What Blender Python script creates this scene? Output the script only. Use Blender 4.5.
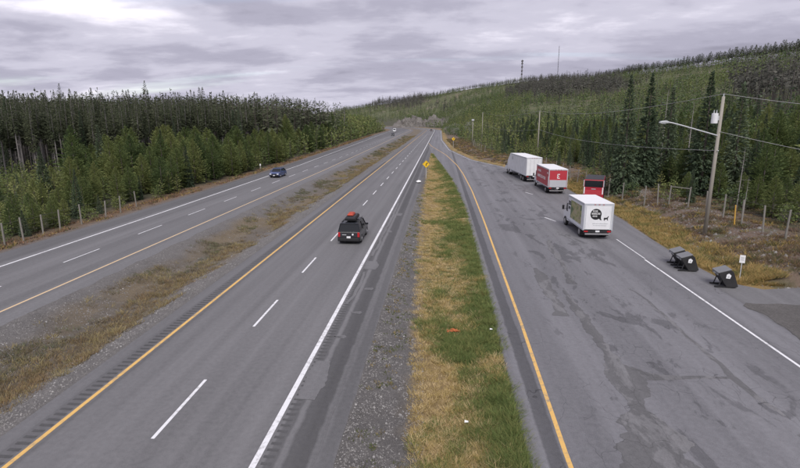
import bpy, bmesh, math, random
import numpy as np
from mathutils import Vector, Matrix

for o in list(bpy.data.objects):
    bpy.data.objects.remove(o)
SC = bpy.context.scene
COL = SC.collection
R = math.radians

# ------------------------------------------------------------------ camera
CAM_H = 10.08
PITCH = 11.97
YAW = 4.586
FPX = 500.0
cam = bpy.data.cameras.new('camera')
cam_o = bpy.data.objects.new('camera', cam)
COL.objects.link(cam_o)
cam_o.location = (0, 0, CAM_H)
cam_o.rotation_euler = (R(90 - PITCH), 0, R(YAW))
cam.sensor_width = 36.0
cam.lens = 36.0 * FPX / 800.0
cam.shift_y = -9.0 / 800.0
cam.clip_start = 0.1
cam.clip_end = 20000
SC.camera = cam_o

# ------------------------------------------------------------------ sky
SUN_EL, SUN_AZ = 47.0, 172.0
world = bpy.data.worlds.new('World')
SC.world = world
world.use_nodes = True
nt = world.node_tree
nt.nodes.clear()


def wn(t, **kw):
    n = nt.nodes.new(t)
    for k, v in kw.items():
        setattr(n, k, v)
    return n


def wmath(op, a, b=None):
    n = wn('ShaderNodeMath', operation=op)
    for i, v in enumerate((a, b)):
        if v is None:
            continue
        if isinstance(v, (int, float)):
            n.inputs[i].default_value = v
        else:
            nt.links.new(v, n.inputs[i])
    return n.outputs[0]


w_tc = wn('ShaderNodeTexCoord')
w_sep = wn('ShaderNodeSeparateXYZ')
nt.links.new(w_tc.outputs['Generated'], w_sep.inputs[0])
zz = wmath('ADD', wmath('MAXIMUM', w_sep.outputs[2], 0.0), 0.15)
px = wmath('DIVIDE', w_sep.outputs[0], zz)
py = wmath('DIVIDE', w_sep.outputs[1], zz)
w_cmb = wn('ShaderNodeCombineXYZ')
nt.links.new(px, w_cmb.inputs[0])
nt.links.new(py, w_cmb.inputs[1])


def wnoise(scale, off, detail=7, rough=0.55, dist=0.0):
    m = wn('ShaderNodeMapping')
    m.inputs['Location'].default_value = off
    m.inputs['Scale'].default_value = scale
    nt.links.new(w_cmb.outputs[0], m.inputs[0])
    n = wn('ShaderNodeTexNoise')
    n.inputs['Scale'].default_value = 1.0
    n.inputs['Detail'].default_value = detail
    n.inputs['Roughness'].default_value = rough
    n.inputs['Distortion'].default_value = dist
    nt.links.new(m.outputs[0], n.inputs[0])
    return n.outputs['Fac']


def wramp(fac, stops):
    r = wn('ShaderNodeValToRGB')
    cr = r.color_ramp
    cr.interpolation = 'EASE'
    while len(cr.elements) < len(stops):
        cr.elements.new(0.5)
    for e, (p, c) in zip(cr.elements, stops):
        e.position = p
        e.color = (*c, 1)
    nt.links.new(fac, r.inputs[0])
    return r.outputs['Color']


cl = wmath('ADD', wmath('MULTIPLY', wnoise((0.58, 0.78, 1), (-23.6, 12.2, 9.1), 5, 0.5, 0.15), 0.66),
           wmath('MULTIPLY', wnoise((1.8, 2.5, 1), (26.4, -13.7, -14.7), 8, 0.58, 0.2), 0.34))
cloud = wramp(cl, [(0.35, (0.175, 0.170, 0.215)), (0.46, (0.250, 0.243, 0.302)),
                   (0.55, (0.340, 0.331, 0.395)), (0.69, (0.64, 0.615, 0.68))])
sky = wn('ShaderNodeTexSky', sky_type='NISHITA')
sky.sun_disc = False
sky.sun_elevation = R(SUN_EL)
sky.sun_rotation = R(SUN_AZ)
sky_s = wn('ShaderNodeVectorMath', operation='SCALE')
nt.links.new(sky.outputs[0], sky_s.inputs[0])
sky_s.inputs[3].default_value = 0.085
gap = wramp(wnoise((0.22, 0.75, 1), (14.3, -5.2, 2), 5, 0.5, 0.4), [(0.57, (0, 0, 0)), (0.70, (0.6, 0.6, 0.6))])
w_mix = wn('ShaderNodeMix', data_type='RGBA')
nt.links.new(gap, w_mix.inputs['Factor'])
nt.links.new(cloud, w_mix.inputs['A'])
nt.links.new(sky_s.outputs[0], w_mix.inputs['B'])
w_bg = wn('ShaderNodeBackground')
w_bg.inputs['Strength'].default_value = 0.91
nt.links.new(w_mix.outputs['Result'], w_bg.inputs[0])
w_out = wn('ShaderNodeOutputWorld')
nt.links.new(w_bg.outputs[0], w_out.inputs[0])

sun = bpy.data.lights.new('sun', 'SUN')
sun.energy = 1.5
sun.angle = R(32)
sun.color = (1.0, 0.955, 0.90)
sun_o = bpy.data.objects.new('sun', sun)
COL.objects.link(sun_o)
saz = R(SUN_AZ)
sdir = Vector((math.sin(saz) * math.cos(R(SUN_EL)), math.cos(saz) * math.cos(R(SUN_EL)), math.sin(R(SUN_EL))))
sun_o.rotation_euler = sdir.to_track_quat('Z', 'Y').to_euler()

SC.view_settings.view_transform = 'Standard'
SC.view_settings.look = 'None'
SC.view_settings.gamma = 1
SC.view_settings.use_curve_mapping = False
SC.view_settings.exposure = 1.04

# ------------------------------------------------------------------ camera maths (for choosing real places)
_th, _ps = R(PITCH), R(YAW)
FWD = np.array([-math.sin(_ps) * math.cos(_th), math.cos(_ps) * math.cos(_th), -math.sin(_th)])
RGT = np.array([math.cos(_ps), math.sin(_ps), 0.0])
UPV = np.cross(RGT, FWD)
CC = np.array([0, 0, CAM_H])


def project(p):
    q = np.asarray(p, float) - CC
    z = q @ FWD
    z = np.where(np.abs(z) < 1e-3, 1e-3, z)
    return 400 + FPX * (q @ RGT) / z, 225 - FPX * (q @ UPV) / z, z


def ray_at(x, y, dist):
    d = FWD + RGT * (x - 400) / FPX + UPV * (225 - y) / FPX
    h = math.hypot(d[0], d[1])
    return CC + d * (dist / h)


# ------------------------------------------------------------------ noise
def vnoise(x, y, seed=0):
    x = np.asarray(x, float); y = np.asarray(y, float)
    xi = np.floor(x).astype(np.int64); yi = np.floor(y).astype(np.int64)
    fx = x - xi; fy = y - yi
    fx = fx * fx * (3 - 2 * fx); fy = fy * fy * (3 - 2 * fy)

    def h(a, b):
        n = (a * 374761393 + b * 668265263 + seed * 1442695041) & 0xffffffff
        n = ((n ^ (n >> 13)) * 1274126177) & 0xffffffff
        return ((n ^ (n >> 16)) & 0xffff) / 65535.0
    return ((h(xi, yi) * (1 - fx) + h(xi + 1, yi) * fx) * (1 - fy) +
            (h(xi, yi + 1) * (1 - fx) + h(xi + 1, yi + 1) * fx) * fy)


def fbm(x, y, seed=0, octv=4):
    s = 0; a = 0.5; t = 0
    for i in range(octv):
        s = s + a * vnoise(x, y, seed + i * 17); t += a
        x = np.asarray(x) * 2.03; y = np.asarray(y) * 2.03; a *= 0.5
    return s / t


def sstep(a, b, x):
    t = np.clip((np.asarray(x, float) - a) / (b - a), 0, 1)
    return t * t * (3 - 2 * t)


# ------------------------------------------------------------------ materials
MATS = {}


class NT:
    def __init__(self, name):
        self.m = bpy.data.materials.new(name)
        self.m.use_nodes = True
        self.t = self.m.node_tree
        self.bsdf = self.t.nodes['Principled BSDF']
        self.out = self.t.nodes['Material Output']

    def n(self, typ, **kw):
        n = self.t.nodes.new(typ)
        for k, v in kw.items():
            setattr(n, k, v)
        return n

    def link(self, a, b):
        self.t.links.new(a, b)

    def math(self, op, a, b=None, c=None, clamp=False):
        n = self.n('ShaderNodeMath', operation=op)
        n.use_clamp = clamp
        for i, v in enumerate((a, b, c)):
            if v is None:
                continue
            if isinstance(v, (int, float)):
                n.inputs[i].default_value = v
            else:
                self.link(v, n.inputs[i])
        return n.outputs[0]

    def coord(self):
        if not hasattr(self, '_tc'):
            self._tc = self.n('ShaderNodeTexCoord')
        return self._tc.outputs['Object']

    def noise(self, scale, detail=4, rough=0.55, sc=(1, 1, 1), off=(0, 0, 0), dist=0.0, geo=False):
        m = self.n('ShaderNodeMapping')
        m.inputs['Scale'].default_value = sc
        m.inputs['Location'].default_value = off
        if geo:
            g = self.n('ShaderNodeNewGeometry')
            self.link(g.outputs['Position'], m.inputs[0])
        else:
            self.link(self.coord(), m.inputs[0])
        n = self.n('ShaderNodeTexNoise')
        n.inputs['Scale'].default_value = scale
        n.inputs['Detail'].default_value = detail
        n.inputs['Roughness'].default_value = rough
        n.inputs['Distortion'].default_value = dist
        self.link(m.outputs[0], n.inputs[0])
        return n.outputs['Fac']

    def ramp(self, f, stops):
        r = self.n('ShaderNodeValToRGB')
        cr = r.color_ramp
        while len(cr.elements) < len(stops):
            cr.elements.new(0.5)
        for e, (p, c) in zip(cr.elements, stops):
            e.position = p
            if not isinstance(c, tuple):
                c = (c, c, c)
            e.color = (*c, 1)
        self.link(f, r.inputs[0])
        return r.outputs['Color']

    def mix(self, f, a, b, blend='MIX'):
        n = self.n('ShaderNodeMix', data_type='RGBA', blend_type=blend)
        for key, v in (('Factor', f), ('A', a), ('B', b)):
            s = n.inputs[key]
            if isinstance(v, (int, float)):
                s.default_value = v
            elif isinstance(v, tuple):
                s.default_value = (*v, 1)
            else:
                self.link(v, s)
        return n.outputs['Result']

    def col(self, v):
        if isinstance(v, tuple):
            self.bsdf.inputs['Base Color'].default_value = (*v, 1)
        else:
            self.link(v, self.bsdf.inputs['Base Color'])

    def set(self, **kw):
        for k, v in kw.items():
            s = self.bsdf.inputs[k.replace('_', ' ')]
            if isinstance(v, (int, float, tuple)):
                s.default_value = v
            else:
                self.link(v, s)

    def bump(self, h, strength=0.3, distance=0.02):
        b = self.n('ShaderNodeBump')
        b.inputs['Strength'].default_value = strength
        b.inputs['Distance'].default_value = distance
        self.link(h, b.inputs['Height'])
        self.link(b.outputs[0], self.bsdf.inputs['Normal'])

    def done(self, key):
        MATS[key] = self.m
        return self.m


def simple(key, col, rough=0.5, metal=0.0, dirt=0.0, dirtcol=(0.12, 0.10, 0.08), scale=2.0):
    m = NT(key)
    if dirt > 0:
        f = m.noise(scale, 5, 0.6)
        fine = m.noise(scale * 9, 3, 0.6)
        k = m.math('MULTIPLY', m.math('SUBTRACT', m.math('ADD', m.math('MULTIPLY', f, 0.7), m.math('MULTIPLY', fine, 0.3)), 0.38), dirt * 3.2, clamp=True)
        m.col(m.mix(k, col, dirtcol))
        m.set(Roughness=m.math('ADD', m.math('MULTIPLY', f, 0.3), rough - 0.12, clamp=True))
    else:
        f = m.noise(6, 3)
        m.col(m.mix(m.math('MULTIPLY', f, 0.18), col, tuple(c * 0.7 for c in col)))
        m.set(Roughness=rough)
    m.set(Metallic=metal)
    return m.done(key)


simple('white_paint', (0.74, 0.75, 0.77), 0.4, dirt=0.32, dirtcol=(0.38, 0.37, 0.37), scale=1.1)
simple('roof_white', (0.80, 0.80, 0.82), 0.5, dirt=0.2, dirtcol=(0.5, 0.49, 0.47), scale=0.8)
simple('silver_panel', (0.50, 0.52, 0.56), 0.42, metal=0.15, dirt=0.25, dirtcol=(0.3, 0.3, 0.3), scale=1.3)
simple('red_paint', (0.44, 0.035, 0.05), 0.4, dirt=0.12, dirtcol=(0.25, 0.08, 0.08))
simple('red_gloss', (0.36, 0.02, 0.035), 0.3, dirt=0.12, dirtcol=(0.16, 0.04, 0.04))
simple('orange_red', (0.42, 0.06, 0.03), 0.7)
simple('black_paint', (0.014, 0.016, 0.02), 0.25)
simple('blue_paint', (0.075, 0.11, 0.25), 0.16, metal=0.35)
simple('dark_car', (0.03, 0.03, 0.035), 0.3)
simple('black_plastic', (0.018, 0.018, 0.02), 0.55)
simple('rubber', (0.02, 0.02, 0.021), 0.8, dirt=0.3, dirtcol=(0.09, 0.08, 0.075), scale=6)
simple('steel', (0.45, 0.45, 0.46), 0.38, metal=0.8, dirt=0.2)
simple('galv', (0.50, 0.52, 0.54), 0.5, metal=0.4, dirt=0.2, dirtcol=(0.35, 0.34, 0.33))
simple('plate', (0.75, 0.76, 0.78), 0.5)
simple('tail_red', (0.42, 0.015, 0.02), 0.25)
simple('lamp_clear', (0.75, 0.78, 0.8), 0.15)
simple('amber', (0.6, 0.2, 0.02), 0.3)
simple('logo_black', (0.012, 0.012, 0.013), 0.5)
simple('logo_white', (0.8, 0.8, 0.8), 0.5)
simple('sign_yellow', (0.80, 0.50, 0.02), 0.45)
simple('bin_black', (0.020, 0.020, 0.022), 0.42, dirt=0.2, dirtcol=(0.08, 0.075, 0.07))
simple('bin_lid', (0.20, 0.205, 0.215), 0.4, metal=0.1, dirt=0.2, dirtcol=(0.12, 0.12, 0.12))
simple('orange_bag', (0.52, 0.11, 0.035), 0.7)
simple('white_bag', (0.82, 0.82, 0.82), 0.6)
simple('post_yellow', (0.62, 0.36, 0.06), 0.6, dirt=0.3)
simple('wire', (0.40, 0.40, 0.40), 0.5, metal=0.3)
simple('fence_wire', (0.16, 0.16, 0.16), 0.5, metal=0.5)
simple('tower_steel', (0.08, 0.075, 0.08), 0.6)
simple('mast_red', (0.30, 0.10, 0.09), 0.6)

m = NT('glass')
m.col((0.012, 0.014, 0.016))
m.set(Roughness=0.06, IOR=1.5)
m.done('glass')

m = NT('printed_panel')      # delivery picture printed on the truck side
f = m.noise(1.5, 5, 0.6, (1, 1, 1.2), (3, 1, 2), 1.2)
m.col(m.ramp(f, [(0.30, (0.03, 0.05, 0.03)), (0.42, (0.10, 0.17, 0.06)), (0.5, (0.34, 0.33, 0.12)), (0.58, (0.42, 0.36, 0.24)), (0.70, (0.12, 0.09, 0.06))]))
m.set(Roughness=0.4)
m.done('printed_panel')


def wood(key, a, b):
    m = NT(key)
    f = m.noise(8, 5, 0.6, (1, 1, 0.06))
    g = m.noise(1.2, 3)
    m.col(m.mix(m.math('MULTIPLY', m.math('ADD', f, g), 0.5), a, b))
    m.set(Roughness=0.85)
    m.bump(f, 0.3, 0.01)
    return m.done(key)


wood('pole_wood', (0.22, 0.20, 0.17), (0.36, 0.34, 0.30))
wood('post_wood', (0.15, 0.14, 0.125), (0.30, 0.285, 0.255))
wood('bark_lodgepole', (0.12, 0.108, 0.102), (0.28, 0.26, 0.255))
wood('bark_dark', (0.05, 0.042, 0.036), (0.12, 0.10, 0.09))
wood('snag_wood', (0.20, 0.18, 0.175), (0.36, 0.34, 0.33))


def foliage(key, stops, spread=0.5):
    m = NT(key)
    a = m.n('ShaderNodeAttribute', attribute_name='tint')
    oi = m.n('ShaderNodeObjectInfo')
    nz = m.noise(0.9, 2, 0.5, geo=True)
    f = m.math('ADD', m.math('MULTIPLY', a.outputs['Fac'], 0.50),
               m.math('ADD', m.math('MULTIPLY', oi.outputs['Random'], spread * 0.75), m.math('MULTIPLY', m.math('SUBTRACT', nz, 0.5), 0.35)))
    c = m.ramp(f, stops)
    m.col(c)
    m.set(Roughness=0.75)
    m.bsdf.inputs['Specular IOR Level'].default_value = 0.25
    tr = m.n('ShaderNodeBsdfTranslucent')
    m.link(c, tr.inputs[0])
    ms = m.n('ShaderNodeMixShader')
    ms.inputs[0].default_value = 0.32
    m.link(m.bsdf.outputs[0], ms.inputs[1])
    m.link(tr.outputs[0], ms.inputs[2])
    m.link(ms.outputs[0], m.out.inputs[0])
    return m.done(key)


foliage('fol_pine', [(0.05, (0.048, 0.080, 0.036)), (0.35, (0.105, 0.150, 0.056)), (0.65, (0.168, 0.205, 0.070)), (0.95, (0.25, 0.265, 0.10))], 0.75)
foliage('fol_spruce', [(0.05, (0.038, 0.060, 0.036)), (0.5, (0.100, 0.138, 0.082)), (0.95, (0.18, 0.22, 0.14))], 0.7)
foliage('fol_lodge', [(0.05, (0.056, 0.070, 0.040)), (0.5, (0.105, 0.122, 0.070)), (0.95, (0.165, 0.175, 0.105))])
foliage('fol_hill', [(0.05, (0.050, 0.085, 0.040)), (0.4, (0.108, 0.158, 0.056)), (0.7, (0.158, 0.200, 0.070)), (0.95, (0.22, 0.245, 0.10))])
foliage('fol_dead', [(0.05, (0.085, 0.078, 0.074)), (0.5, (0.14, 0.13, 0.122)), (0.95, (0.21, 0.19, 0.175))])
foliage('fol_grey', [(0.05, (0.058, 0.062, 0.052)), (0.5, (0.105, 0.106, 0.090)), (0.95, (0.165, 0.16, 0.14))])
foliage('fol_pale', [(0.05, (0.16, 0.18, 0.13)), (0.5, (0.26, 0.27, 0.22)), (0.95, (0.38, 0.38, 0.32))])

# grass: colour from the blade itself
m = NT('grass_blade')
a = m.n('ShaderNodeAttribute', attribute_name='tint')
m.col(a.outputs['Color'])
m.set(Roughness=0.8)
m.bsdf.inputs['Specular IOR Level'].default_value = 0.2
tr = m.n('ShaderNodeBsdfTranslucent')
m.link(a.outputs['Color'], tr.inputs[0])
ms = m.n('ShaderNodeMixShader')
ms.inputs[0].default_value = 0.25
m.link(m.bsdf.outputs[0], ms.inputs[1])
m.link(tr.outputs[0], ms.inputs[2])
m.link(ms.outputs[0], m.out.inputs[0])
m.done('grass_blade')

# ground: zone colour on the vertices, grain on top
m = NT('ground_soil')
a = m.n('ShaderNodeAttribute', attribute_name='tint')
n1 = m.noise(0.7, 6, 0.62)
n2 = m.noise(7.0, 5, 0.7)
n3 = m.noise(28.0, 3, 0.7)
k = m.math('ADD', m.math('MULTIPLY', n1, 0.30), m.math('ADD', m.math('MULTIPLY', n2, 0.45), m.math('MULTIPLY', n3, 0.55)))
m.col(m.mix(1.0, a.outputs['Color'], m.ramp(k, [(0.36, 0.38), (0.65, 1.0), (0.92, 1.75)]), 'MULTIPLY'))
m.set(Roughness=0.95)
m.bump(m.math('ADD', m.math('MULTIPLY', n2, 1.0), m.math('MULTIPLY', n3, 0.5)), 0.75, 0.09)
m.done('ground_soil')

m = NT('stone')
a = m.n('ShaderNodeAttribute', attribute_name='tint')
m.col(m.ramp(a.outputs['Fac'], [(0.0, (0.10, 0.095, 0.09)), (0.6, (0.22, 0.21, 0.205)), (0.93, (0.36, 0.35, 0.34)), (1.0, (0.55, 0.54, 0.52))]))
m.set(Roughness=0.9)
m.done('stone')

m = NT('rock')
n1 = m.noise(0.16, 7, 0.65)
n2 = m.noise(0.9, 5, 0.7, (1, 1, 0.4))
m.col(m.ramp(m.math('ADD', m.math('MULTIPLY', n1, 0.5), m.math('MULTIPLY', n2, 0.5)), [(0.36, (0.045, 0.042, 0.040)), (0.5, (0.135, 0.124, 0.115)), (0.66, (0.26, 0.245, 0.23))]))
m.set(Roughness=0.95)
m.bump(n2, 0.8, 0.5)
m.done('rock')


def asphalt(key, base, bands=(), patch=0.0, tint=(1.0, 0.985, 1.02), blotch=None):
    """bands: (x0, x1, factor, softness) - strips of older or newer surfacing that run along the road."""
    m = NT(key)
    fine = m.noise(38, 3, 0.75)
    mid = m.noise(5.5, 4, 0.6)
    big = m.noise(0.32, 5, 0.6, (1, 0.22, 1))
    lane = m.noise(1.15, 3, 0.5, (1, 0.012, 1), (4, 0, 0))
    v = m.math('ADD', m.math('MULTIPLY', m.math('SUBTRACT', fine, 0.5), 1.05),
               m.math('ADD', m.math('MULTIPLY', m.math('SUBTRACT', mid, 0.5), 0.55),
                      m.math('ADD', m.math('MULTIPLY', m.math('SUBTRACT', big, 0.5), 0.38),
                             m.math('MULTIPLY', m.math('SUBTRACT', lane, 0.5), 0.80))))
    v = m.math('ADD', v, 1.0)
    sep = m.n('ShaderNodeSeparateXYZ')
    m.link(m.coord(), sep.inputs[0])
    wob = m.math('MULTIPLY', m.math('SUBTRACT', m.noise(1.1, 4, 0.6), 0.5), 1.0)
    for (x0, x1, fac, soft) in bands:
        xx = m.math('ADD', sep.outputs[0], m.math('MULTIPLY', wob, soft * 2.2))
        lo = m.math('MULTIPLY', m.math('SUBTRACT', xx, x0), 1 / soft, clamp=True)
        hi = m.math('MULTIPLY', m.math('SUBTRACT', x1, xx), 1 / soft, clamp=True)
        k = m.math('MULTIPLY', lo, hi)
        v = m.math('MULTIPLY', v, m.math('ADD', m.math('MULTIPLY', k, fac - 1.0), 1.0))
    if blotch:
        thr, fac, xa, xb = blotch
        b = m.noise(0.55, 6, 0.62, (1, 0.42, 1), (2, 7, 0), 0.8)
        b2 = m.noise(3.2, 4, 0.6, (1, 0.35, 1))
        k = m.math('MULTIPLY', m.math('SUBTRACT', m.math('ADD', b, m.math('MULTIPLY', m.math('SUBTRACT', b2, 0.5), 0.22)), thr), 26, clamp=True)
        side = m.math('MULTIPLY', m.math('MULTIPLY', m.math('SUBTRACT', sep.outputs[0], xa), 1.2, clamp=True),
                      m.math('MULTIPLY', m.math('SUBTRACT', xb, sep.outputs[0]), 0.5, clamp=True))
        k = m.math('MULTIPLY', k, side)
        v = m.math('MULTIPLY', v, m.math('ADD', m.math('MULTIPLY', k, fac - 1.0), 1.0))
        # fine wandering cracks
        vo = m.n('ShaderNodeTexVoronoi', feature='DISTANCE_TO_EDGE')
        mp = m.n('ShaderNodeMapping')
        mp.inputs['Scale'].default_value = (0.30, 0.13, 1)
        ad = m.n('ShaderNodeMixRGB')
        ad.inputs[0].default_value = 0.10
        nz = m.n('ShaderNodeTexNoise')
        nz.inputs['Scale'].default_value = 1.3
        m.link(m.coord(), nz.inputs[0])
        m.link(m.coord(), mp.inputs[0])
        m.link(mp.outputs[0], ad.inputs[1])
        m.link(nz.outputs['Color'], ad.inputs[2])
        m.link(ad.outputs[0], vo.inputs['Vector'])
        ck = m.math('SUBTRACT', 1.0, m.math('MULTIPLY', vo.outputs['Distance'], 95, clamp=True))
        ck = m.math('MULTIPLY', ck, m.math('MULTIPLY', m.math('SUBTRACT', m.noise(0.25, 3), 0.46), 9, clamp=True))
        v = m.math('MULTIPLY', v, m.math('SUBTRACT', 1.0, m.math('MULTIPLY', ck, 0.55)))
    cc = m.n('ShaderNodeCombineColor')
    for i in range(3):
        m.link(m.math('MULTIPLY', v, base * tint[i]), cc.inputs[i])
    m.col(cc.outputs[0])
    m.set(Roughness=m.math('ADD', m.math('MULTIPLY', mid, 0.25), 0.68))
    m.bsdf.inputs['Specular IOR Level'].default_value = 0.3
    m.bump(fine, 0.35, 0.012)
    return m.done(key)


asphalt('asphalt_main', 0.154, bands=[(-40, -14.35, 0.9, 0.1), (-5.15, -4.72, 0.66, 0.08), (-4.6, -3.75, 0.60, 0.10), (-3.55, -3.0, 0.82, 0.12),
                                      (-13.45, -12.85, 0.86, 0.05), (-12.62, -12.35, 0.80, 0.12)])
asphalt('asphalt_left', 0.150, bands=[(-60, -31.2, 0.80, 0.25), (-23.0, -21.0, 1.10, 0.15)])
asphalt('asphalt_rest', 0.172, bands=[(2.0, 3.28, 1.0, 0.05), (3.33, 3.92, 0.58, 0.08)], blotch=(0.555, 0.68, 5.2, 14.5), tint=(1.0, 0.99, 1.06))
asphalt('asphalt_drive', 0.150)
asphalt('asphalt_seal', 0.118, blotch=(0.50, 1.40, -100, 100))
asphalt('asphalt_patch', 0.148)
asphalt('asphalt_groove', 0.085)


def paint(key, col, wear):
    m = NT(key)
    f = m.noise(5, 5, 0.7)
    g = m.noise(0.6, 3, 0.5)
    k = m.math('MULTIPLY', m.math('SUBTRACT', m.math('ADD', m.math('MULTIPLY', f, 0.65), m.math('MULTIPLY', g, 0.35)), wear), 5, clamp=True)
    m.col(m.mix(k, col, (0.20, 0.195, 0.19)))
    m.set(Roughness=0.7)
    return m.done(key)


paint('paint_white', (0.74, 0.74, 0.76), 0.50)
paint('paint_white_worn', (0.62, 0.62, 0.64), 0.50)
paint('paint_yellow', (0.70, 0.43, 0.13), 0.50)
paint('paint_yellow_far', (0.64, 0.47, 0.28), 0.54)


# ------------------------------------------------------------------ mesh helpers
def tag(o, label=None, cat=None, group=None, kind=None):
    for k, v in (('label', label), ('category', cat), ('group', group), ('kind', kind)):
        if v:
            o[k] = v
    return o


def link(o, parent=None):
    COL.objects.link(o)
    if parent is not None:
        o.parent = parent
    return o


def empty(name, loc=(0, 0, 0), rz=0.0, label=None, cat=None, group=None):
    o = bpy.data.objects.new(name, None)
    o.location = loc
    o.rotation_euler = (0, 0, rz)
    o.empty_display_size = 0.2
    link(o)
    return tag(o, label, cat, group)


def np_mesh(name, V, F, mats, tint=None, matidx=None, smooth=False):
    """V (n,3); F list of equal-length faces as (m,k) array."""
    V = np.asarray(V, np.float32); F = np.asarray(F, np.int32)
    me = bpy.data.meshes.new(name)
    me.vertices.add(len(V))
    me.vertices.foreach_set('co', V.ravel())
    k = F.shape[1]
    me.loops.add(F.size)
    me.loops.foreach_set('vertex_index', F.ravel())
    me.polygons.add(len(F))
    me.polygons.foreach_set('loop_start', np.arange(0, F.size, k, dtype=np.int32))
    me.polygons.foreach_set('loop_total', np.full(len(F), k, np.int32))
    if matidx is not None:
        me.polygons.foreach_set('material_index', np.asarray(matidx, np.int32))
    if smooth:
        me.polygons.foreach_set('use_smooth', np.ones(len(F), bool))
    for mt in (mats if isinstance(mats, (list, tuple)) else [mats]):
        me.materials.append(MATS[mt])
    if tint is not None:
        tint = np.asarray(tint, np.float32)
        if tint.ndim == 1:
            tint = np.stack([tint] * 3 + [np.ones_like(tint)], 1)
        elif tint.shape[1] == 3:
            tint = np.concatenate([tint, np.ones((len(tint), 1), np.float32)], 1)
        at = me.color_attributes.new('tint', 'FLOAT_COLOR', 'POINT')
        at.data.foreach_set('color', tint.ravel())
    me.update(calc_edges=True)
    return me


def obj(name, me, parent=None, loc=None):
    o = bpy.data.objects.new(name, me)
    if loc is not None:
        o.location = loc
    return link(o, parent)


class MB:
    def __init__(self):
        self.v = []; self.f = []

    def add(self, vs, fs):
        b = len(self.v)
        self.v += [tuple(p) for p in vs]
        self.f += [tuple(i + b for i in q) for q in fs]
        return self

    def box(self, c, s, rot=None):
        x, y, z = s[0] / 2, s[1] / 2, s[2] / 2
        vs = [Vector(p) for p in ((-x, -y, -z), (x, -y, -z), (x, y, -z), (-x, y, -z), (-x, -y, z), (x, -y, z), (x, y, z), (-x, y, z))]
        if rot is not None:
            M = Matrix.Rotation(rot[0], 3, 'X') if rot[0] else Matrix.Identity(3)
            if rot[1]:
                M = Matrix.Rotation(rot[1], 3, 'Y') @ M
            if rot[2]:
                M = Matrix.Rotation(rot[2], 3, 'Z') @ M
            vs = [M @ p for p in vs]
        vs = [p + Vector(c) for p in vs]
        return self.add(vs, [(0, 3, 2, 1), (4, 5, 6, 7), (0, 1, 5, 4), (1, 2, 6, 5), (2, 3, 7, 6), (3, 0, 4, 7)])

    def span(self, x0, x1, y0, y1, z0, z1):
        return self.box(((x0 + x1) / 2, (y0 + y1) / 2, (z0 + z1) / 2), (x1 - x0, y1 - y0, z1 - z0))

    def tube(self, p0, p1, r0, r1=None, n=10, cap=True):
        r1 = r0 if r1 is None else r1
        p0, p1 = Vector(p0), Vector(p1)
        d = (p1 - p0).normalized()
        a = d.orthogonal().normalized(); b = d.cross(a)
        vs = []
        for p, r in ((p0, r0), (p1, r1)):
            for i in range(n):
                t = 2 * math.pi * i / n
                vs.append(p + a * math.cos(t) * r + b * math.sin(t) * r)
        fs = [(i, (i + 1) % n, n + (i + 1) % n, n + i) for i in range(n)]
        if cap:
            fs += [tuple(range(n - 1, -1, -1)), tuple(range(n, 2 * n))]
        return self.add(vs, fs)

    def prism(self, prof, w0, w1=None, axis='x', off=0.0):
        """prof: (a,b) points; extruded symmetric along axis by half-widths per point w0 (callable or float)."""
        hw = w0 if callable(w0) else (lambda p: w0)
        n = len(prof)
        vs = []
        for s in (-1, 1):
            for p in prof:
                h = hw(p) * s + off
                vs.append((h, p[0], p[1]) if axis == 'x' else (p[0], h, p[1]) if axis == 'y' else (p[0], p[1], h))
        fs = [(i, (i + 1) % n, n + (i + 1) % n, n + i) for i in range(n)]
        fs += [tuple(range(n - 1, -1, -1)), tuple(range(n, 2 * n))]
        return self.add(vs, fs)

    def path(self, pts, r, n=6):
        for a, b in zip(pts[:-1], pts[1:]):
            self.tube(a, b, r, n=n)
        return self

    def build(self, name, mat, parent=None, bevel=0.0, smooth=False, seg=2, loc=None):
        me = bpy.data.meshes.new(name)
        bm = bmesh.new()
        vs = [bm.verts.new(p) for p in self.v]
        for f in self.f:
            try:
                bm.faces.new([vs[i] for i in f])
            except ValueError:
                pass
        bmesh.ops.recalc_face_normals(bm, faces=bm.faces)
        if bevel > 0:
            es = [e for e in bm.edges if len(e.link_faces) == 2 and e.calc_face_angle() > R(25)]
            bmesh.ops.bevel(bm, geom=es, offset=bevel, segments=seg, affect='EDGES', profile=0.6, clamp_overlap=True)
        bm.to_mesh(me)
        bm.free()
        if smooth:
            for p in me.polygons:
                p.use_smooth = True
        me.materials.append(MATS[mat])
        return obj(name, me, parent, loc)


def copy_tree(o, parent=None):
    c = o.copy()
    link(c)
    if parent is not None:
        c.parent = parent
    for ch in o.children:
        copy_tree(ch, c)
    return c


# ------------------------------------------------------------------ layout tables (metres; Y runs along the highway)
def tab(xs, ys):
    return lambda v: np.interp(v, xs, ys)


REST_R = tab([-40, 30, 36, 44, 52, 88, 98, 109, 127, 168, 250, 440, 900], [18.6, 18.3, 17.9, 18.2, 18.7, 18.7, 17.0, 13.8, 8.2, 3.4, 0.9, 0.6, 0.6])
REST_L = tab([-40, 14, 30, 60, 85, 113, 150, 185, 215, 440], [2.9, 2.9, 3.05, 3.0, 2.1, 0.2, -2.4, -4.2, -4.6, -4.6])
REST_Y = tab([-40, 14, 24, 50, 72, 95, 113, 145, 175, 193, 218], [3.9, 4.0, 4.2, 4.5, 4.6, 4.3, 3.7, 1.6, -1.6, -3.5, -5.2])
LEFT_W = tab([-40, 52, 110, 230, 356, 520, 900], [-30.5, -30.5, -31.3, -35.5, -40.5, -44, -44])
LEFT_O = tab([-40, 52, 110, 230, 356, 520, 900], [-33.4, -33.5, -34.3, -38.5, -43.5, -47, -47])
LEFT_Y = tab([-40, 100, 494, 900], [-23.3, -23.3, -27.5, -27.5])
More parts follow.
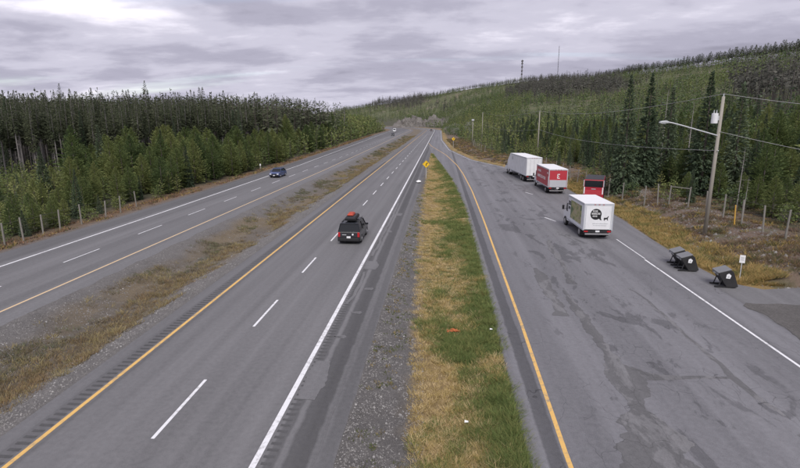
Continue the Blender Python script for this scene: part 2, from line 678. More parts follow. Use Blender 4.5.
FEN = tab([-40, 39, 47, 53, 57, 64, 100, 112, 130, 170, 250, 440], [26.3, 26.2, 25.9, 25.8, 22.8, 21.8, 21.4, 19.0, 14.5, 11.0, 8.5, 9.0])
SB = tab([60, 72, 86, 114, 150, 400], [-70, -66.5, -58, -51, -47, -47])
BEND, RAD = 450.0, 450.0


def bend(x, s):
    """road coordinates (offset x, distance s) to world: straight, then a left-hand curve."""
    x = np.asarray(x, float); s = np.asarray(s, float)
    ph = np.maximum(s - BEND, 0) / RAD
    st = s <= BEND
    return np.where(st, x, -RAD + (RAD + x) * np.cos(ph)), np.where(st, s, BEND + (RAD + x) * np.sin(ph))


def unbend(X, Y):
    X = np.asarray(X, float); Y = np.asarray(Y, float)
    ph = np.arctan2(Y - BEND, X + RAD)
    r = np.hypot(X + RAD, Y - BEND)
    st = Y <= BEND
    return np.where(st, X, r - RAD), np.where(st, Y, BEND + np.clip(ph, 0, 1.2) * RAD)


# ridge seen against the sky: image column -> (skyline row of the ground, distance)
_rp = np.array([-200, 250, 300, 340, 370, 400, 440, 470, 520, 556, 600, 640, 680, 720, 760, 800, 900, 1100, 1500])
_ry = np.array([117, 117, 115, 111, 106, 102, 94, 89, 81.5, 80, 79, 74, 69, 64.5, 61, 58, 51, 42, 40])
_rd = np.array([2200, 2200, 2100, 1900, 1750, 1600, 1450, 1350, 1150, 1050, 900, 760, 680, 600, 540, 490, 430, 400, 400])
_rf = np.array([1500, 1400, 1150, 1000, 850, 720, 620, 300, 160, 140, 112, 96, 80, 66, 58, 52, 44, 40, 40])
_ta = (_rp - 400) * math.cos(_th) / FPX
_rz = np.array([ray_at(a, b, d)[2] for a, b, d in zip(_rp, _ry, _rd)])


def hill(x, y):
    q = x * math.cos(_ps) + y * math.sin(_ps)          # to the right of the view axis
    d = -x * math.sin(_ps) + y * math.cos(_ps)
    ta = np.where(d > 1, q / np.maximum(d, 1), np.where(q > 0, 9.0, -9.0))
    D = np.hypot(x, y)
    zr = np.interp(ta, _ta, _rz); dr = np.interp(ta, _ta, _rd); df = np.interp(ta, _ta, _rf)
    t = np.clip((D - df) / (dr - df), 0, None)
    up = np.minimum(t, 1)
    h = zr * (0.35 * up + 0.65 * up ** 1.35)
    h = np.where(t > 1, zr * (1 - 0.35 * np.minimum(t - 1, 2)), h)
    lump = (fbm(x / 60, y / 60, 5, 4) - 0.5) * 9 + (fbm(x / 180, y / 180, 9, 3) - 0.5) * 16
    h = h + lump * sstep(0.05, 0.4, t) * (1 - sstep(0.75, 1.0, t) * 0.8)
    return np.where(d > -20, h, 0)


def ground_z(X, Y, fine=True):
    X = np.asarray(X, float); Y = np.asarray(Y, float)
    x, s = unbend(X, Y)
    rr = REST_R(s)
    z = np.zeros_like(x)
    # median ditch
    lw = LEFT_Y(s) + 1.5
    mid = (lw - 14.0) / 2 - 0.3
    half = (-14.0 - lw) / 2
    k = np.clip(1 - np.abs(x - mid) / np.maximum(half, 0.5), 0, 1)
    z = z - 0.75 * sstep(0, 0.8, k)
    # grass island
    rl = REST_L(s)
    k2 = np.clip(np.minimum(x + 3.1, rl - x) / 2.2, 0, 1)
    z = z - 0.28 * sstep(0, 1, k2) * (s < 190)
    # right bank
    b = x - rr
    z = z + sstep(0.3, 8.0, b) * (0.95 * (1 - sstep(90, 160, s)) + 0.35)
    # left verge
    lo = LEFT_O(s)
    z = z - 0.35 * sstep(0.5, 3.5, lo - x) + 0.9 * sstep(5, 25, lo - x)
    paved = (((x > lo - 0.1) & (x < lw)) | ((x > -14.15) & (x < -3.0)) | ((x > rl - 0.1) & (x < rr + 0.1)))
    paved = paved | ((X > 14) & (X < 60) & (Y < 31.6))
    off = ~paved
    if fine:
        z = z + off * ((fbm(X / 1.1, Y / 1.1, 3, 3) - 0.5) * 0.16 + (fbm(X / 6, Y / 6, 4, 3) - 0.5) * 0.3 * sstep(1, 5, np.maximum(b, lo - x)))
    z = z + hill(X, Y) * sstep(3, 22, np.maximum(b, lo - x))
    drv = (X > 14) & (Y < 31.6)
    z = np.where(drv & (b > 0), z * sstep(31.4, 36, Y), z)
    return np.where(paved, -0.07, z - 0.02)


# ------------------------------------------------------------------ ground sheet
def axis(cuts):
    out = []
    for a, b, st in cuts:
        out += list(np.arange(a, b, st))
    out.append(cuts[-1][1])
    return np.array(out)


gx = axis([(-9000, -3000, 600), (-3000, -800, 110), (-800, -200, 20), (-200, -60, 5), (-60, -36, 1.0), (-36, 32, 0.42), (32, 60, 1.0), (60, 260, 5), (260, 900, 16), (900, 3000, 110), (3000, 9000, 600)])
gy = axis([(-400, -20, 40), (-20, 8, 3), (8, 60, 0.6), (60, 130, 1.3), (130, 260, 3), (260, 700, 9), (700, 2400, 28), (2400, 6000, 300), (6000, 15000, 1500)])
GX, GY = np.meshgrid(gx, gy)
fx, fy = GX.ravel(), GY.ravel()
gz = ground_z(fx, fy)
xs_, ss_ = unbend(fx, fy)


def lerp(a, b, t):
    return a + (np.asarray(b) - a) * np.asarray(t)[:, None]


gravel = np.array([0.150, 0.142, 0.138]); gravel2 = np.array([0.115, 0.108, 0.104])
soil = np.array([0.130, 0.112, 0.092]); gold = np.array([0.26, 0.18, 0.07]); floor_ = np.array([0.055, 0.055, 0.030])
bank = np.array([0.150, 0.108, 0.082]); green = np.array([0.072, 0.10, 0.030]); straw = np.array([0.30, 0.215, 0.10])
c = np.tile(gravel, (len(fx), 1))
n_a = fbm(fx / 2.2, fy / 5, 21, 4); n_b = fbm(fx / 0.9, fy / 0.9, 22, 3); n_c = fbm(fx / 9, fy / 9, 23, 3)
lo, lw, rl, rr = LEFT_O(ss_), LEFT_Y(ss_) + 1.5, REST_L(ss_), REST_R(ss_)
# median: gravel against the roads, weeds between
med = (xs_ > lw) & (xs_ < -14)
wd = sstep(0.8, 2.2, np.minimum(xs_ - lw, (-15.6 - xs_) + 0.8) + (n_a - 0.5) * 2.4)
cm = lerp(lerp(np.tile(gravel, (len(fx), 1)), soil, wd), gold * 0.8, wd * sstep(0.45, 0.65, n_a) * 0.35)
c = np.where(med[:, None], cm, c)
# island
isl = (xs_ > -3.2) & (xs_ < rl) & (ss_ < 190)
ge = np.interp(ss_, [10, 20, 40, 65, 120], [-0.7, -1.1, -1.8, -2.3, -2.6]) + (n_b - 0.5) * 1.0
wi = sstep(-0.2, 0.5, xs_ - ge)
ci = lerp(lerp(np.tile(gravel2, (len(fx), 1)), straw * 0.8, wi), green, wi * sstep(0.45, 0.6, n_a * 0.5 + 0.28 * (xs_ - ge) / np.maximum(rl - ge, 1) + 0.12))
c = np.where(isl[:, None], ci, c)
# right bank and beyond
bR = xs_ - rr
rb = bR > 0
cr = lerp(np.tile(gold, (len(fx), 1)), bank, sstep(1.6, 3.4, bR + (n_a - 0.5) * 3))
cr = lerp(cr, np.array([0.10, 0.10, 0.045]), sstep(0.52, 0.68, n_b) * 0.7)
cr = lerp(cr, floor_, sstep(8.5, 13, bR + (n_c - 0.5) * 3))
hz = hill(fx, fy)
cr = lerp(cr, np.array([0.085, 0.095, 0.038]), sstep(3, 18, hz))
cr = lerp(cr, np.array([0.17, 0.135, 0.10]), sstep(0.62, 0.74, n_c) * sstep(8, 30, hz) * 0.7)
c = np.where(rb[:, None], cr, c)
# left
bL = lo - xs_
lb = bL > 0
cl_ = lerp(np.tile(np.array([0.145, 0.118, 0.10]), (len(fx), 1)), np.array([0.15, 0.10, 0.06]), sstep(0.4, 1.6, bL))
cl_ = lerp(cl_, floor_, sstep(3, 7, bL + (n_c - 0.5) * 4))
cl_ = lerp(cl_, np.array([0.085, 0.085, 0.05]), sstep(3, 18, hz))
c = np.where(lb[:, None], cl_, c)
nx, ny = len(gx), len(gy)
ii = np.arange((ny - 1) * nx).reshape(ny - 1, nx)[:, :-1].ravel()
F = np.stack([ii, ii + 1, ii + nx + 1, ii + nx], 1)
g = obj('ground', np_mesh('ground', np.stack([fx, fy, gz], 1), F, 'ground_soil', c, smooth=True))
tag(g, 'rolling ground of gravel verges, grass and forest floor reaching the hills', 'ground', kind='structure')


# ------------------------------------------------------------------ roads
def strip(name, fl, fr, s0, s1, z, mat, parent=None, ds=None, skirt=0.0, n=1):
    if ds is None:
        s = np.concatenate([np.arange(s0, min(s1, 120), 2.0), np.arange(max(s0, 120), s1, 8.0), [s1]])
    else:
        s = np.linspace(s0, s1, max(2, int((s1 - s0) / ds) + 1))
    l, r = fl(s), fr(s)
    cols = []
    if skirt:
        cols.append((*bend(l - 0.12, s), np.full_like(s, z - skirt)))
    for i in range(n + 1):
        cols.append((*bend(l + (r - l) * i / n, s), np.full_like(s, z)))
    if skirt:
        cols.append((*bend(r + 0.12, s), np.full_like(s, z - skirt)))
    k = len(cols)
    V = np.stack([np.stack(cc, 1) for cc in cols], 1).reshape(-1, 3)
    m_ = len(s)
    a = (np.arange(m_ - 1)[:, None] * k + np.arange(k - 1)[None]).ravel()
    F = np.stack([a, a + 1, a + k + 1, a + k], 1)
    return obj(name, np_mesh(name, V, F, mat), parent)


def const(v):
    return lambda s: np.full_like(np.asarray(s, float), v)


def line(fc, w):
    return (lambda s: fc(s) - w / 2), (lambda s: fc(s) + w / 2)


main = strip('main_road', const(-14.05), const(-3.1), -30, 760, 0.0, 'asphalt_main', skirt=0.09)
tag(main, 'grey asphalt carriageway with yellow left line, running away to the curve', 'road', kind='structure')
left = strip('left_road', LEFT_O, lambda s: LEFT_Y(s) + 1.5, -30, 760, 0.0, 'asphalt_left', skirt=0.09)
tag(left, 'grey oncoming carriageway left of the weedy median', 'road', kind='structure')
rest = strip('rest_area_road', REST_L, REST_R, -30, 470, 0.004, 'asphalt_rest', skirt=0.09)
tag(rest, 'patched grey asphalt rest area lane with parked trucks', 'road', kind='structure')

ZP = 0.009
strip('edge_line', *line(const(-12.70), 0.16), -30, 760, ZP - 0.004, 'paint_yellow', main)
strip('edge_line', *line(const(-5.40), 0.20), -30, 760, ZP, 'paint_white', main)
strip('edge_line', *line(LEFT_W, 0.17), -30, 760, ZP - 0.004, 'paint_white', left)
strip('edge_line', *line(LEFT_Y, 0.15), -30, 760, ZP - 0.004, 'paint_yellow_far', left)
strip('edge_line', *line(REST_Y, 0.15), -30, 216, ZP + 0.003, 'paint_yellow', rest)
strip('edge_line', *line(const(15.05), 0.13), -30, 36.6, ZP + 0.003, 'paint_white', rest)
strip('edge_line', *line(const(15.15), 0.11), 36.8, 43, ZP + 0.003, 'paint_white_worn', rest)
strip('edge_line', *line(lambda s: REST_R(s) - 0.55, 0.11), 104, 440, ZP + 0.003, 'paint_white', rest)


def dash_mesh(w, L, mat):
    return np_mesh('lane_dash', [(-w / 2, 0, 0), (w / 2, 0, 0), (w / 2, L, 0), (-w / 2, L, 0)], [(0, 1, 2, 3)], mat)


dm = dash_mesh(0.125, 3.75, 'paint_white')
dm2 = dash_mesh(0.13, 3.9, 'paint_white_worn')
for i in range(-2, 46):
    s = 13.65 + 8.93 * i
    if s < BEND - 6:
        o = obj('lane_dash', dm, main, (-9.1, s, ZP - 0.004))
        s2 = 32.5 + 9.1 * (i - 2)
        o = obj('lane_dash', dm2, left, (-26.85 if s2 < 150 else float((LEFT_Y(s2) - 3.55)), s2, ZP - 0.004))
        if s2 > 150:
            o.location.x = float(-26.85 + np.interp(s2, [150, 480], [0, -6.5]))
# worn arrows and stall ticks in the rest area
for x, y in ((11.3, 51.5), (12.3, 70.0), (9.6, 111)):
    b = MB().span(-0.09, 0.09, -1.2, 1.0, 0, 0.001)
    b.build('arrow_marking', 'paint_white_worn', rest, loc=(x, y, ZP + 0.002)).rotation_euler.z = R(18)


def rumble(name, parent, x0, x1, s0, s1, pitch, L, z):
    s = np.arange(s0, s1, pitch)
    rng = np.random.default_rng(3)
    a = x0 + rng.uniform(-0.02, 0.02, len(s)); b = x1 + rng.uniform(-0.03, 0.03, len(s))
    V = np.stack([np.stack([a, s, np.full_like(s, z)], 1), np.stack([b, s, np.full_like(s, z)], 1),
                  np.stack([b, s + L / 2, np.full_like(s, z - 0.0015)], 1), np.stack([a, s + L / 2, np.full_like(s, z - 0.0015)], 1),
                  np.stack([b, s + L, np.full_like(s, z)], 1), np.stack([a, s + L, np.full_like(s, z)], 1)], 1).reshape(-1, 3)
    i = np.arange(len(s)) * 6
    F = np.concatenate([np.stack([i, i + 1, i + 2, i + 3], 1), np.stack([i + 3, i + 2, i + 4, i + 5], 1)])
    o = obj(name, np_mesh(name, V, F, 'asphalt_groove'), parent)
    o['kind'] = 'stuff'
    return o


rumble('rumble_strip', main, -13.30, -12.86, 6, 120, 0.32, 0.13, 0.006)
rumble('rumble_strip', main, -5.22, -4.88, 6, 60, 0.32, 0.12, 0.006)

# ragged repair patches and crack sealing
rngp = random.Random(5)


def ribbon(name, pts, widths, z, mat, parent, rag=0.05):
    P = []; W = []
    for (a, b, wa, wb) in zip(pts[:-1], pts[1:], widths[:-1], widths[1:]):
        d = math.dist(a, b); k = max(2, int(d / 0.07))
        for i in range(k):
            t = i / k
            P.append((a[0] + (b[0] - a[0]) * t, a[1] + (b[1] - a[1]) * t)); W.append(wa + (wb - wa) * t)
    P.append(pts[-1]); W.append(widths[-1])
    P = np.array(P); W = np.array(W)
    T = np.gradient(P, axis=0); T /= np.linalg.norm(T, axis=1)[:, None] + 1e-9
    N = np.stack([-T[:, 1], T[:, 0]], 1)
    t = np.arange(len(P)) * 0.07
    sd = rngp.randrange(1000)
    wl = W * (0.5 + rag * 9 * (fbm(t * 2.0, t * 0 + 3, sd, 5) - 0.5)); wr = W * (0.5 + rag * 9 * (fbm(t * 2.0, t * 0 + 9, sd + 5, 5) - 0.5))
    wob = (fbm(t * 0.7, t * 0, sd + 9, 3) - 0.5) * 0.3
    L_ = P + N * (wl + wob)[:, None]; R_ = P + N * (wob - wr)[:, None]
    V = np.stack([np.c_[L_, np.full(len(P), z)], np.c_[R_, np.full(len(P), z)]], 1).reshape(-1, 3)
    i = np.arange(len(P) - 1) * 2
    return obj(name, np_mesh(name, V, np.stack([i, i + 1, i + 3, i + 2], 1), mat), parent)


def G(x, y):
    d = FWD + RGT * (x - 400) / FPX + UPV * (225 - y) / FPX
    p = CC + d * (-CAM_H / d[2])
    return (float(p[0]), float(p[1]))


# the long diagonal crack seal and the T-shaped patch
diag = [G(x, y) for x, y in ((630, 288), (652, 305), (675, 326), (701, 348), (720, 363), (735, 378), (760, 399), (786, 416))]
ribbon('crack_seal', diag, [0.10, 0.16, 0.2, 0.16, 0.24, 0.34, 0.30, 0.12], 0.0075, 'asphalt_seal', rest)
ribbon('crack_seal', [G(x, y) for x, y in ((736, 377), (705, 377), (670, 377), (645, 376), (632, 374))], [0.16, 0.2, 0.3, 0.7, 1.3], 0.0095, 'asphalt_seal', rest, 0.04)
ribbon('crack_seal', [G(x, y) for x, y in ((563, 290), (578, 311), (594, 333), (607, 352), (622, 376), (640, 410), (655, 450), (668, 485))], [0.2, 0.55, 0.5, 0.45, 1.3, 0.7, 2.3, 2.2], 0.0115, 'asphalt_seal', rest, 0.07)
ribbon('crack_seal', [G(x, y) for x, y in ((536, 268), (545, 285), (556, 300), (562, 316))], [0.3, 0.9, 0.5, 0.7], 0.0135, 'asphalt_seal', rest, 0.08)
ribbon('crack_seal', [G(x, y) for x, y in ((548, 240), (552, 250), (566, 268), (572, 284))], [0.25, 0.5, 0.25, 0.5], 0.0155, 'asphalt_seal', rest, 0.08)
# light repair patches on the dark shoulder of the main carriageway
for (x0, x1, y0, y1) in ((-5.22, -4.35, 16.3, 19.3), (-5.2, -4.25, 32.6, 34.6), (-4.6, -3.9, 24.6, 24.95), (-4.9, -4.2, 21.6, 21.9), (-4.5, -3.9, 28.4, 28.8), (-4.8, -4.3, 44, 44.8), (-4.7, -4.0, 52, 53.5), (-5.1, -4.9, 26, 32), (-5.1, -4.85, 36, 60)):
    ribbon('repair_patch', [((x0 + x1) / 2, y0), ((x0 + x1) / 2 + 0.05, (y0 + y1) / 2), ((x0 + x1) / 2, y1)], [(x1 - x0) * 0.8, x1 - x0, (x1 - x0) * 0.75], 0.012, 'asphalt_patch', main, 0.035)
# scraped pale line near the shoulder edge, and the dark overlap beside the yellow line
ribbon('repair_patch', [(-3.55, 8), (-3.6, 30), (-3.55, 60), (-3.7, 84)], [0.05, 0.06, 0.08, 0.08], 0.010, 'asphalt_patch', main, 0.03)

# side driveway with its gravel patch
drive = MB().add([(18.45, -30, 0.0), (70, -30, 0.0), (70, 31.3, 0.0), (44, 31.2, 0.0), (30, 31.1, 0.0), (22, 30.9, 0.0), (19.6, 30.4, 0.0), (18.3, 31.5, 0.0), (17.0, 31.5, 0.0), (17.0, -30, 0.0)],
                 [(0, 1, 2, 3, 4, 5, 6, 7, 8, 9)]).build('driveway', 'asphalt_drive', loc=(0, 0, 0.0075))
tag(drive, 'short grey asphalt driveway leaving the rest area to the right', 'driveway', kind='structure')

MATS['gravel_patch'] = MATS['ground_soil']
yy_ = np.arange(6.0, 27.6, 0.25); xx_ = np.arange(17.2, 48, 0.3)
ew = 16.95 + 0.7 * (fbm(yy_ * 1.1, yy_ * 0, 8, 4) - 0.5); en = 27.9 + 0.8 * (fbm(xx_ * 0.9, xx_ * 0 + 4, 9, 4) - 0.5)
V = [(a, b, 0.012) for a, b in zip(ew, yy_)] + [(a, b, 0.012) for a, b in zip(xx_, en)] + [(48, 6, 0.012)]
gp = obj('gravel_patch', np_mesh('gravel_patch', V, [tuple(range(len(V)))[::-1]], 'ground_soil', np.tile(gravel2, (len(V), 1))), drive)


# ------------------------------------------------------------------ stones and grass
def in_view(P, pad=40):
    u, v, z = project(P)
    return (z > 1) & (u > -pad) & (u < 800 + pad) & (v < 468 + pad)


def stones(name, X, Y, S, seed, label):
    rng = np.random.default_rng(seed)
    Z = ground_z(X, Y)
    ok = in_view(np.stack([X, Y, Z], 1), 20)
    X, Y, Z, S = X[ok], Y[ok], Z[ok], S[ok]
    base = np.array([(1, 0, -0.25), (0, 1, -0.25), (-1, 0, -0.25), (0, -1, -0.25), (0.15, 0.1, 0.7)], float)
    n = len(X)
    V = base[None] * rng.uniform(0.6, 1.3, (n, 5, 1)) * S[:, None, None]
    a = rng.uniform(0, 6.28, n)
    Vx = V[..., 0] * np.cos(a)[:, None] - V[..., 1] * np.sin(a)[:, None]; Vy = V[..., 0] * np.sin(a)[:, None] + V[..., 1] * np.cos(a)[:, None]
    V = np.stack([Vx + X[:, None], Vy + Y[:, None], V[..., 2] + Z[:, None]], 2).reshape(-1, 3)
    f0 = np.array([(0, 1, 4), (1, 2, 4), (2, 3, 4), (3, 0, 4)])
    F = (np.arange(n)[:, None, None] * 5 + f0[None]).reshape(-1, 3)
    t = np.repeat(rng.beta(2, 2.6, n), 5)
    o = obj(name, np_mesh(name, V, F, 'stone', t))
    return tag(o, label, 'gravel', kind='stuff')


rg = np.random.default_rng(11)


def strip_pts(n, y0, y1, xl, xr, p=1.0):
    """random points, denser towards the near end"""
    u = rg.uniform(0, 1, n)
    y = y0 + (y1 - y0) * u ** p
    t = rg.uniform(0, 1, n)
    return xl(y) + (xr(y) - xl(y)) * t, y


gl = lambda y: np.interp(y, [10, 20, 40, 65, 120], [-0.7, -1.1, -1.8, -2.3, -2.6])
X, Y = strip_pts(17000, 10, 70, const(-3.05), lambda y: gl(y) + 0.5, 1.9)
stones('verge_gravel', X, Y, rg.uniform(0.012, 0.045, len(X)) * (1 + (rg.uniform(0, 1, len(X)) > 0.97)), 1, 'loose grey gravel along the main carriageway shoulder')
X1, Y1 = strip_pts(12000, 10, 70, const(-16.8), const(-14.2), 1.7)
X2, Y2 = strip_pts(9000, 18, 90, lambda y: LEFT_Y(y) + 1.7, lambda y: LEFT_Y(y) + 5, 1.7)
X = np.concatenate([X1, X2]); Y = np.concatenate([Y1, Y2])
stones('median_gravel', X, Y, rg.uniform(0.015, 0.05, len(X)), 2, 'loose grey gravel along both edges of the median')
Xg = rg.uniform(17.2, 30, 2600); Yg = rg.uniform(14, 27.5, 2600)
X1, Y1 = strip_pts(2600, 28, 75, lambda y: REST_R(y) + 1.6, lambda y: REST_R(y) + 9, 1.0)
stones('bank_stones', X1, Y1, rg.uniform(0.04, 0.12, len(X1)) * (1 + 1.2 * (rg.uniform(0, 1, len(X1)) > 0.94)), 3, 'scattered stones on the brown bank below the right fence')


def grass(name, X, Y, H, col, seed, label, width=0.014, lean=0.5, per=7, spread=0.10):
    """tufts of bent blades; col (n,3) per tuft"""
    rng = np.random.default_rng(seed)
    n0 = len(X)
    idx = np.repeat(np.arange(n0), per)
    n = len(idx)
    r = np.sqrt(rng.uniform(0, 1, n)) * spread
    a = rng.uniform(0, 6.28, n)
    bx = X[idx] + r * np.cos(a); by = Y[idx] + r * np.sin(a)
    bz = ground_z(bx, by) - 0.01
    h = H[idx] * rng.uniform(0.55, 1.2, n)
    ta = a + rng.normal(0, 0.6, n)
    ln = h * lean * rng.uniform(0.3, 1.5, n)
    w = width * rng.uniform(0.7, 1.5, n) * (1 + np.hypot(bx, by) / 45)
    pa = rng.uniform(0, 6.28, n)
    wx, wy = np.cos(pa) * w, np.sin(pa) * w
    b = np.stack([bx, by, bz], 1)
    sd = np.stack([wx, wy, np.zeros(n)], 1)
    m1 = b + np.stack([np.cos(ta) * ln * 0.35, np.sin(ta) * ln * 0.35, h * 0.6], 1)
    tip = b + np.stack([np.cos(ta) * ln, np.sin(ta) * ln, h * rng.uniform(0.75, 1.05, n)], 1)
    V = np.stack([b - sd, b + sd, tip], 1).reshape(-1, 3)
    F = np.arange(n * 3).reshape(-1, 3)
    cc = col[idx] * rng.uniform(0.7, 1.35, (n, 1))
    o = obj(name, np_mesh(name, V, F, 'grass_blade', np.repeat(cc, 3, 0)))
    return tag(o, label, 'grass', kind='stuff')


# island grass: straw down the middle, green on the right
X, Y = strip_pts(15000, 9.5, 150, gl, lambda y: REST_L(y) - 0.05, 1.75)
t = (X - gl(Y)) / np.maximum(REST_L(Y) - gl(Y), 0.6)
nz = fbm(X / 1.3, Y / 2.4, 31, 3); nz2 = fbm(X / 3.5, Y / 0.9, 32, 3)
gr = sstep(0.20, 0.76, nz * 0.95 + nz2 * 0.36 + t * 0.52 - 0.38 - 0.05 * sstep(35, 80, Y) + 0.06 * sstep(18, 12, Y))
keep = rg.uniform(0, 1, len(X)) < np.clip(0.35 + 1.6 * t + gr, 0, 1)
X, Y, gr, t = X[keep], Y[keep], gr[keep], t[keep]
cs = np.where((rg.uniform(0, 1, len(X)) < 0.5)[:, None], np.array([0.54, 0.42, 0.235]), np.array([0.42, 0.32, 0.13]))
cg = np.where((rg.uniform(0, 1, len(X)) < 0.35)[:, None], np.array([0.225, 0.235, 0.085]), np.array([0.135, 0.178, 0.058]))
col = np.where((rg.uniform(0, 1, len(X)) < gr)[:, None], cg, cs)
grass('island_grass', X, Y, 0.06 + 0.11 * gr + 0.10 * rg.uniform(0, 1, len(X)), col, 41, 'green and straw grass strip between the highway and the rest area', per=32, spread=0.19, lean=1.1, width=0.0065)
# sparse weeds in the gravel
X, Y = strip_pts(900, 10, 70, const(-2.9), gl, 1.5)
k = fbm(X / 1.2, Y / 1.2, 33, 3) > 0.5
X, Y = X[k], Y[k]
grass('gravel_weeds', X, Y, rg.uniform(0.05, 0.14, len(X)), np.where((rg.uniform(0, 1, len(X)) < 0.5)[:, None], np.array([0.11, 0.13, 0.05]), np.array([0.24, 0.19, 0.09])), 42, 'sparse low weeds growing in the grey gravel beside the shoulder', per=9)
# median weeds
X, Y = strip_pts(15000, 10, 330, lambda y: LEFT_Y(y) + 2.6, const(-15.3), 2.0)
nz = fbm(X / 1.6, Y / 4, 34, 4); nz2 = fbm(X / 5, Y / 9, 35, 3)
dm_ = np.minimum(X - LEFT_Y(Y) - 2.6, (-15.3 - X) * 1.3) / 3
k = rg.uniform(0, 1, len(X)) < np.clip((nz - 0.44) * 5 + dm_ * 0.5 - 0.25 * (X < -18.6), 0.02, 1)
X, Y, nz2 = X[k], Y[k], nz2[k]
u = rg.uniform(0, 1, len(X)) * 0.8 + (nz2 - 0.5) * 0.8 + np.interp(X, [-21, -18.8, -17.6, -16], [-0.12, 0.0, 0.30, 0.22])
col = np.where((u < 0.28)[:, None], np.array([0.14, 0.15, 0.085]), np.where((u < 0.62)[:, None], np.array([0.19, 0.155, 0.105]), np.where((u < 0.92)[:, None], np.array([0.30, 0.25, 0.125]), np.array([0.25, 0.18, 0.10]))))
grass('median_weeds', X, Y, rg.uniform(0.06, 0.27, len(X)), col, 43, 'golden brown weeds filling the ditch of the median', per=26, spread=0.26, lean=0.9, width=0.0065)
# gold grass along the right edge, scrub on the bank
X, Y = strip_pts(5200, 31.5, 110, lambda y: REST_R(y) + 0.35, lambda y: REST_R(y) + 3.6, 1.4)
k = rg.uniform(0, 1, len(X)) < np.clip(1.3 - (X - REST_R(Y)) / 3.2 + (fbm(X, Y / 3, 36, 3) - 0.5) * 2.2, 0, 1)
X, Y = X[k], Y[k]
u = rg.uniform(0, 1, len(X))
col = np.where((u < 0.50)[:, None], np.array([0.46, 0.33, 0.14]), np.where((u < 0.78)[:, None], np.array([0.34, 0.26, 0.10]), np.array([0.15, 0.17, 0.06])))
grass('verge_grass', X, Y, rg.uniform(0.12, 0.42, len(X)), col, 44, 'golden dry grass along the right edge of the rest area', per=30, spread=0.27, lean=0.9, width=0.0065)
X, Y = strip_pts(12500, 31.5, 260, lambda y: REST_R(y) + 2.0, lambda y: REST_R(y) + 13, 1.6)
k = rg.uniform(0, 1, len(X)) < np.clip((fbm(X / 1.4, Y / 1.4, 37, 3) - 0.38) * 5, 0.06, 1)
X, Y = X[k], Y[k]
u = rg.uniform(0, 1, len(X))
col = np.where((u < 0.30)[:, None], np.array([0.095, 0.105, 0.045]), np.where((u < 0.72)[:, None], np.array([0.17, 0.115, 0.085]), np.where((u < 0.9)[:, None], np.array([0.25, 0.185, 0.10]), np.array([0.42, 0.30, 0.09]))))
grass('bank_scrub', X, Y, rg.uniform(0.08, 0.36, len(X)), col, 45, 'low brown and olive scrub covering the bank below the fence', per=28, spread=0.30, lean=1.0, width=0.007)
X, Y = strip_pts(5000, 30, 330, lambda y: LEFT_O(y) - 4.2, lambda y: LEFT_O(y) - 0.7, 1.6)
k = rg.uniform(0, 1, len(X)) < np.clip((fbm(X / 1.4, Y / 3, 38, 3) - 0.36) * 4, 0.04, 1)
X, Y = X[k], Y[k]
u = rg.uniform(0, 1, len(X))
col = np.where((u < 0.4)[:, None], np.array([0.26, 0.16, 0.10]), np.where((u < 0.7)[:, None], np.array([0.16, 0.11, 0.085]), np.where((u < 0.85)[:, None], np.array([0.11, 0.12, 0.05]), np.array([0.34, 0.25, 0.09]))))
grass('left_verge_grass', X, Y, rg.uniform(0.1, 0.4, len(X)), col, 46, 'rusty dry grass along the outer edge of the left carriageway', per=8, spread=0.22, lean=0.7)


# ------------------------------------------------------------------ trees
def sprays(B, D, L, W, rng):
    """kite-shaped needle sprays: base B, direction D (n,3), length L, width W"""
    n = len(B)
    up = np.tile(np.array([0, 0, 1.0]), (n, 1)) + rng.normal(0, 0.55, (n, 3))
    S = np.cross(D, up); S /= np.linalg.norm(S, axis=1)[:, None] + 1e-9
    mid = B + D * (L * 0.5)[:, None]
    tip = B + D * L[:, None] - np.array([0, 0, 1.0])[None] * (L * 0.10)[:, None]
    V = np.stack([B, mid + S * (W / 2)[:, None], tip, mid - S * (W / 2)[:, None]], 1).reshape(-1, 3)
    F = np.arange(n * 4).reshape(-1, 4)
    return V, F


def unit(v):
    return v / (np.linalg.norm(v, axis=-1, keepdims=True) + 1e-9)


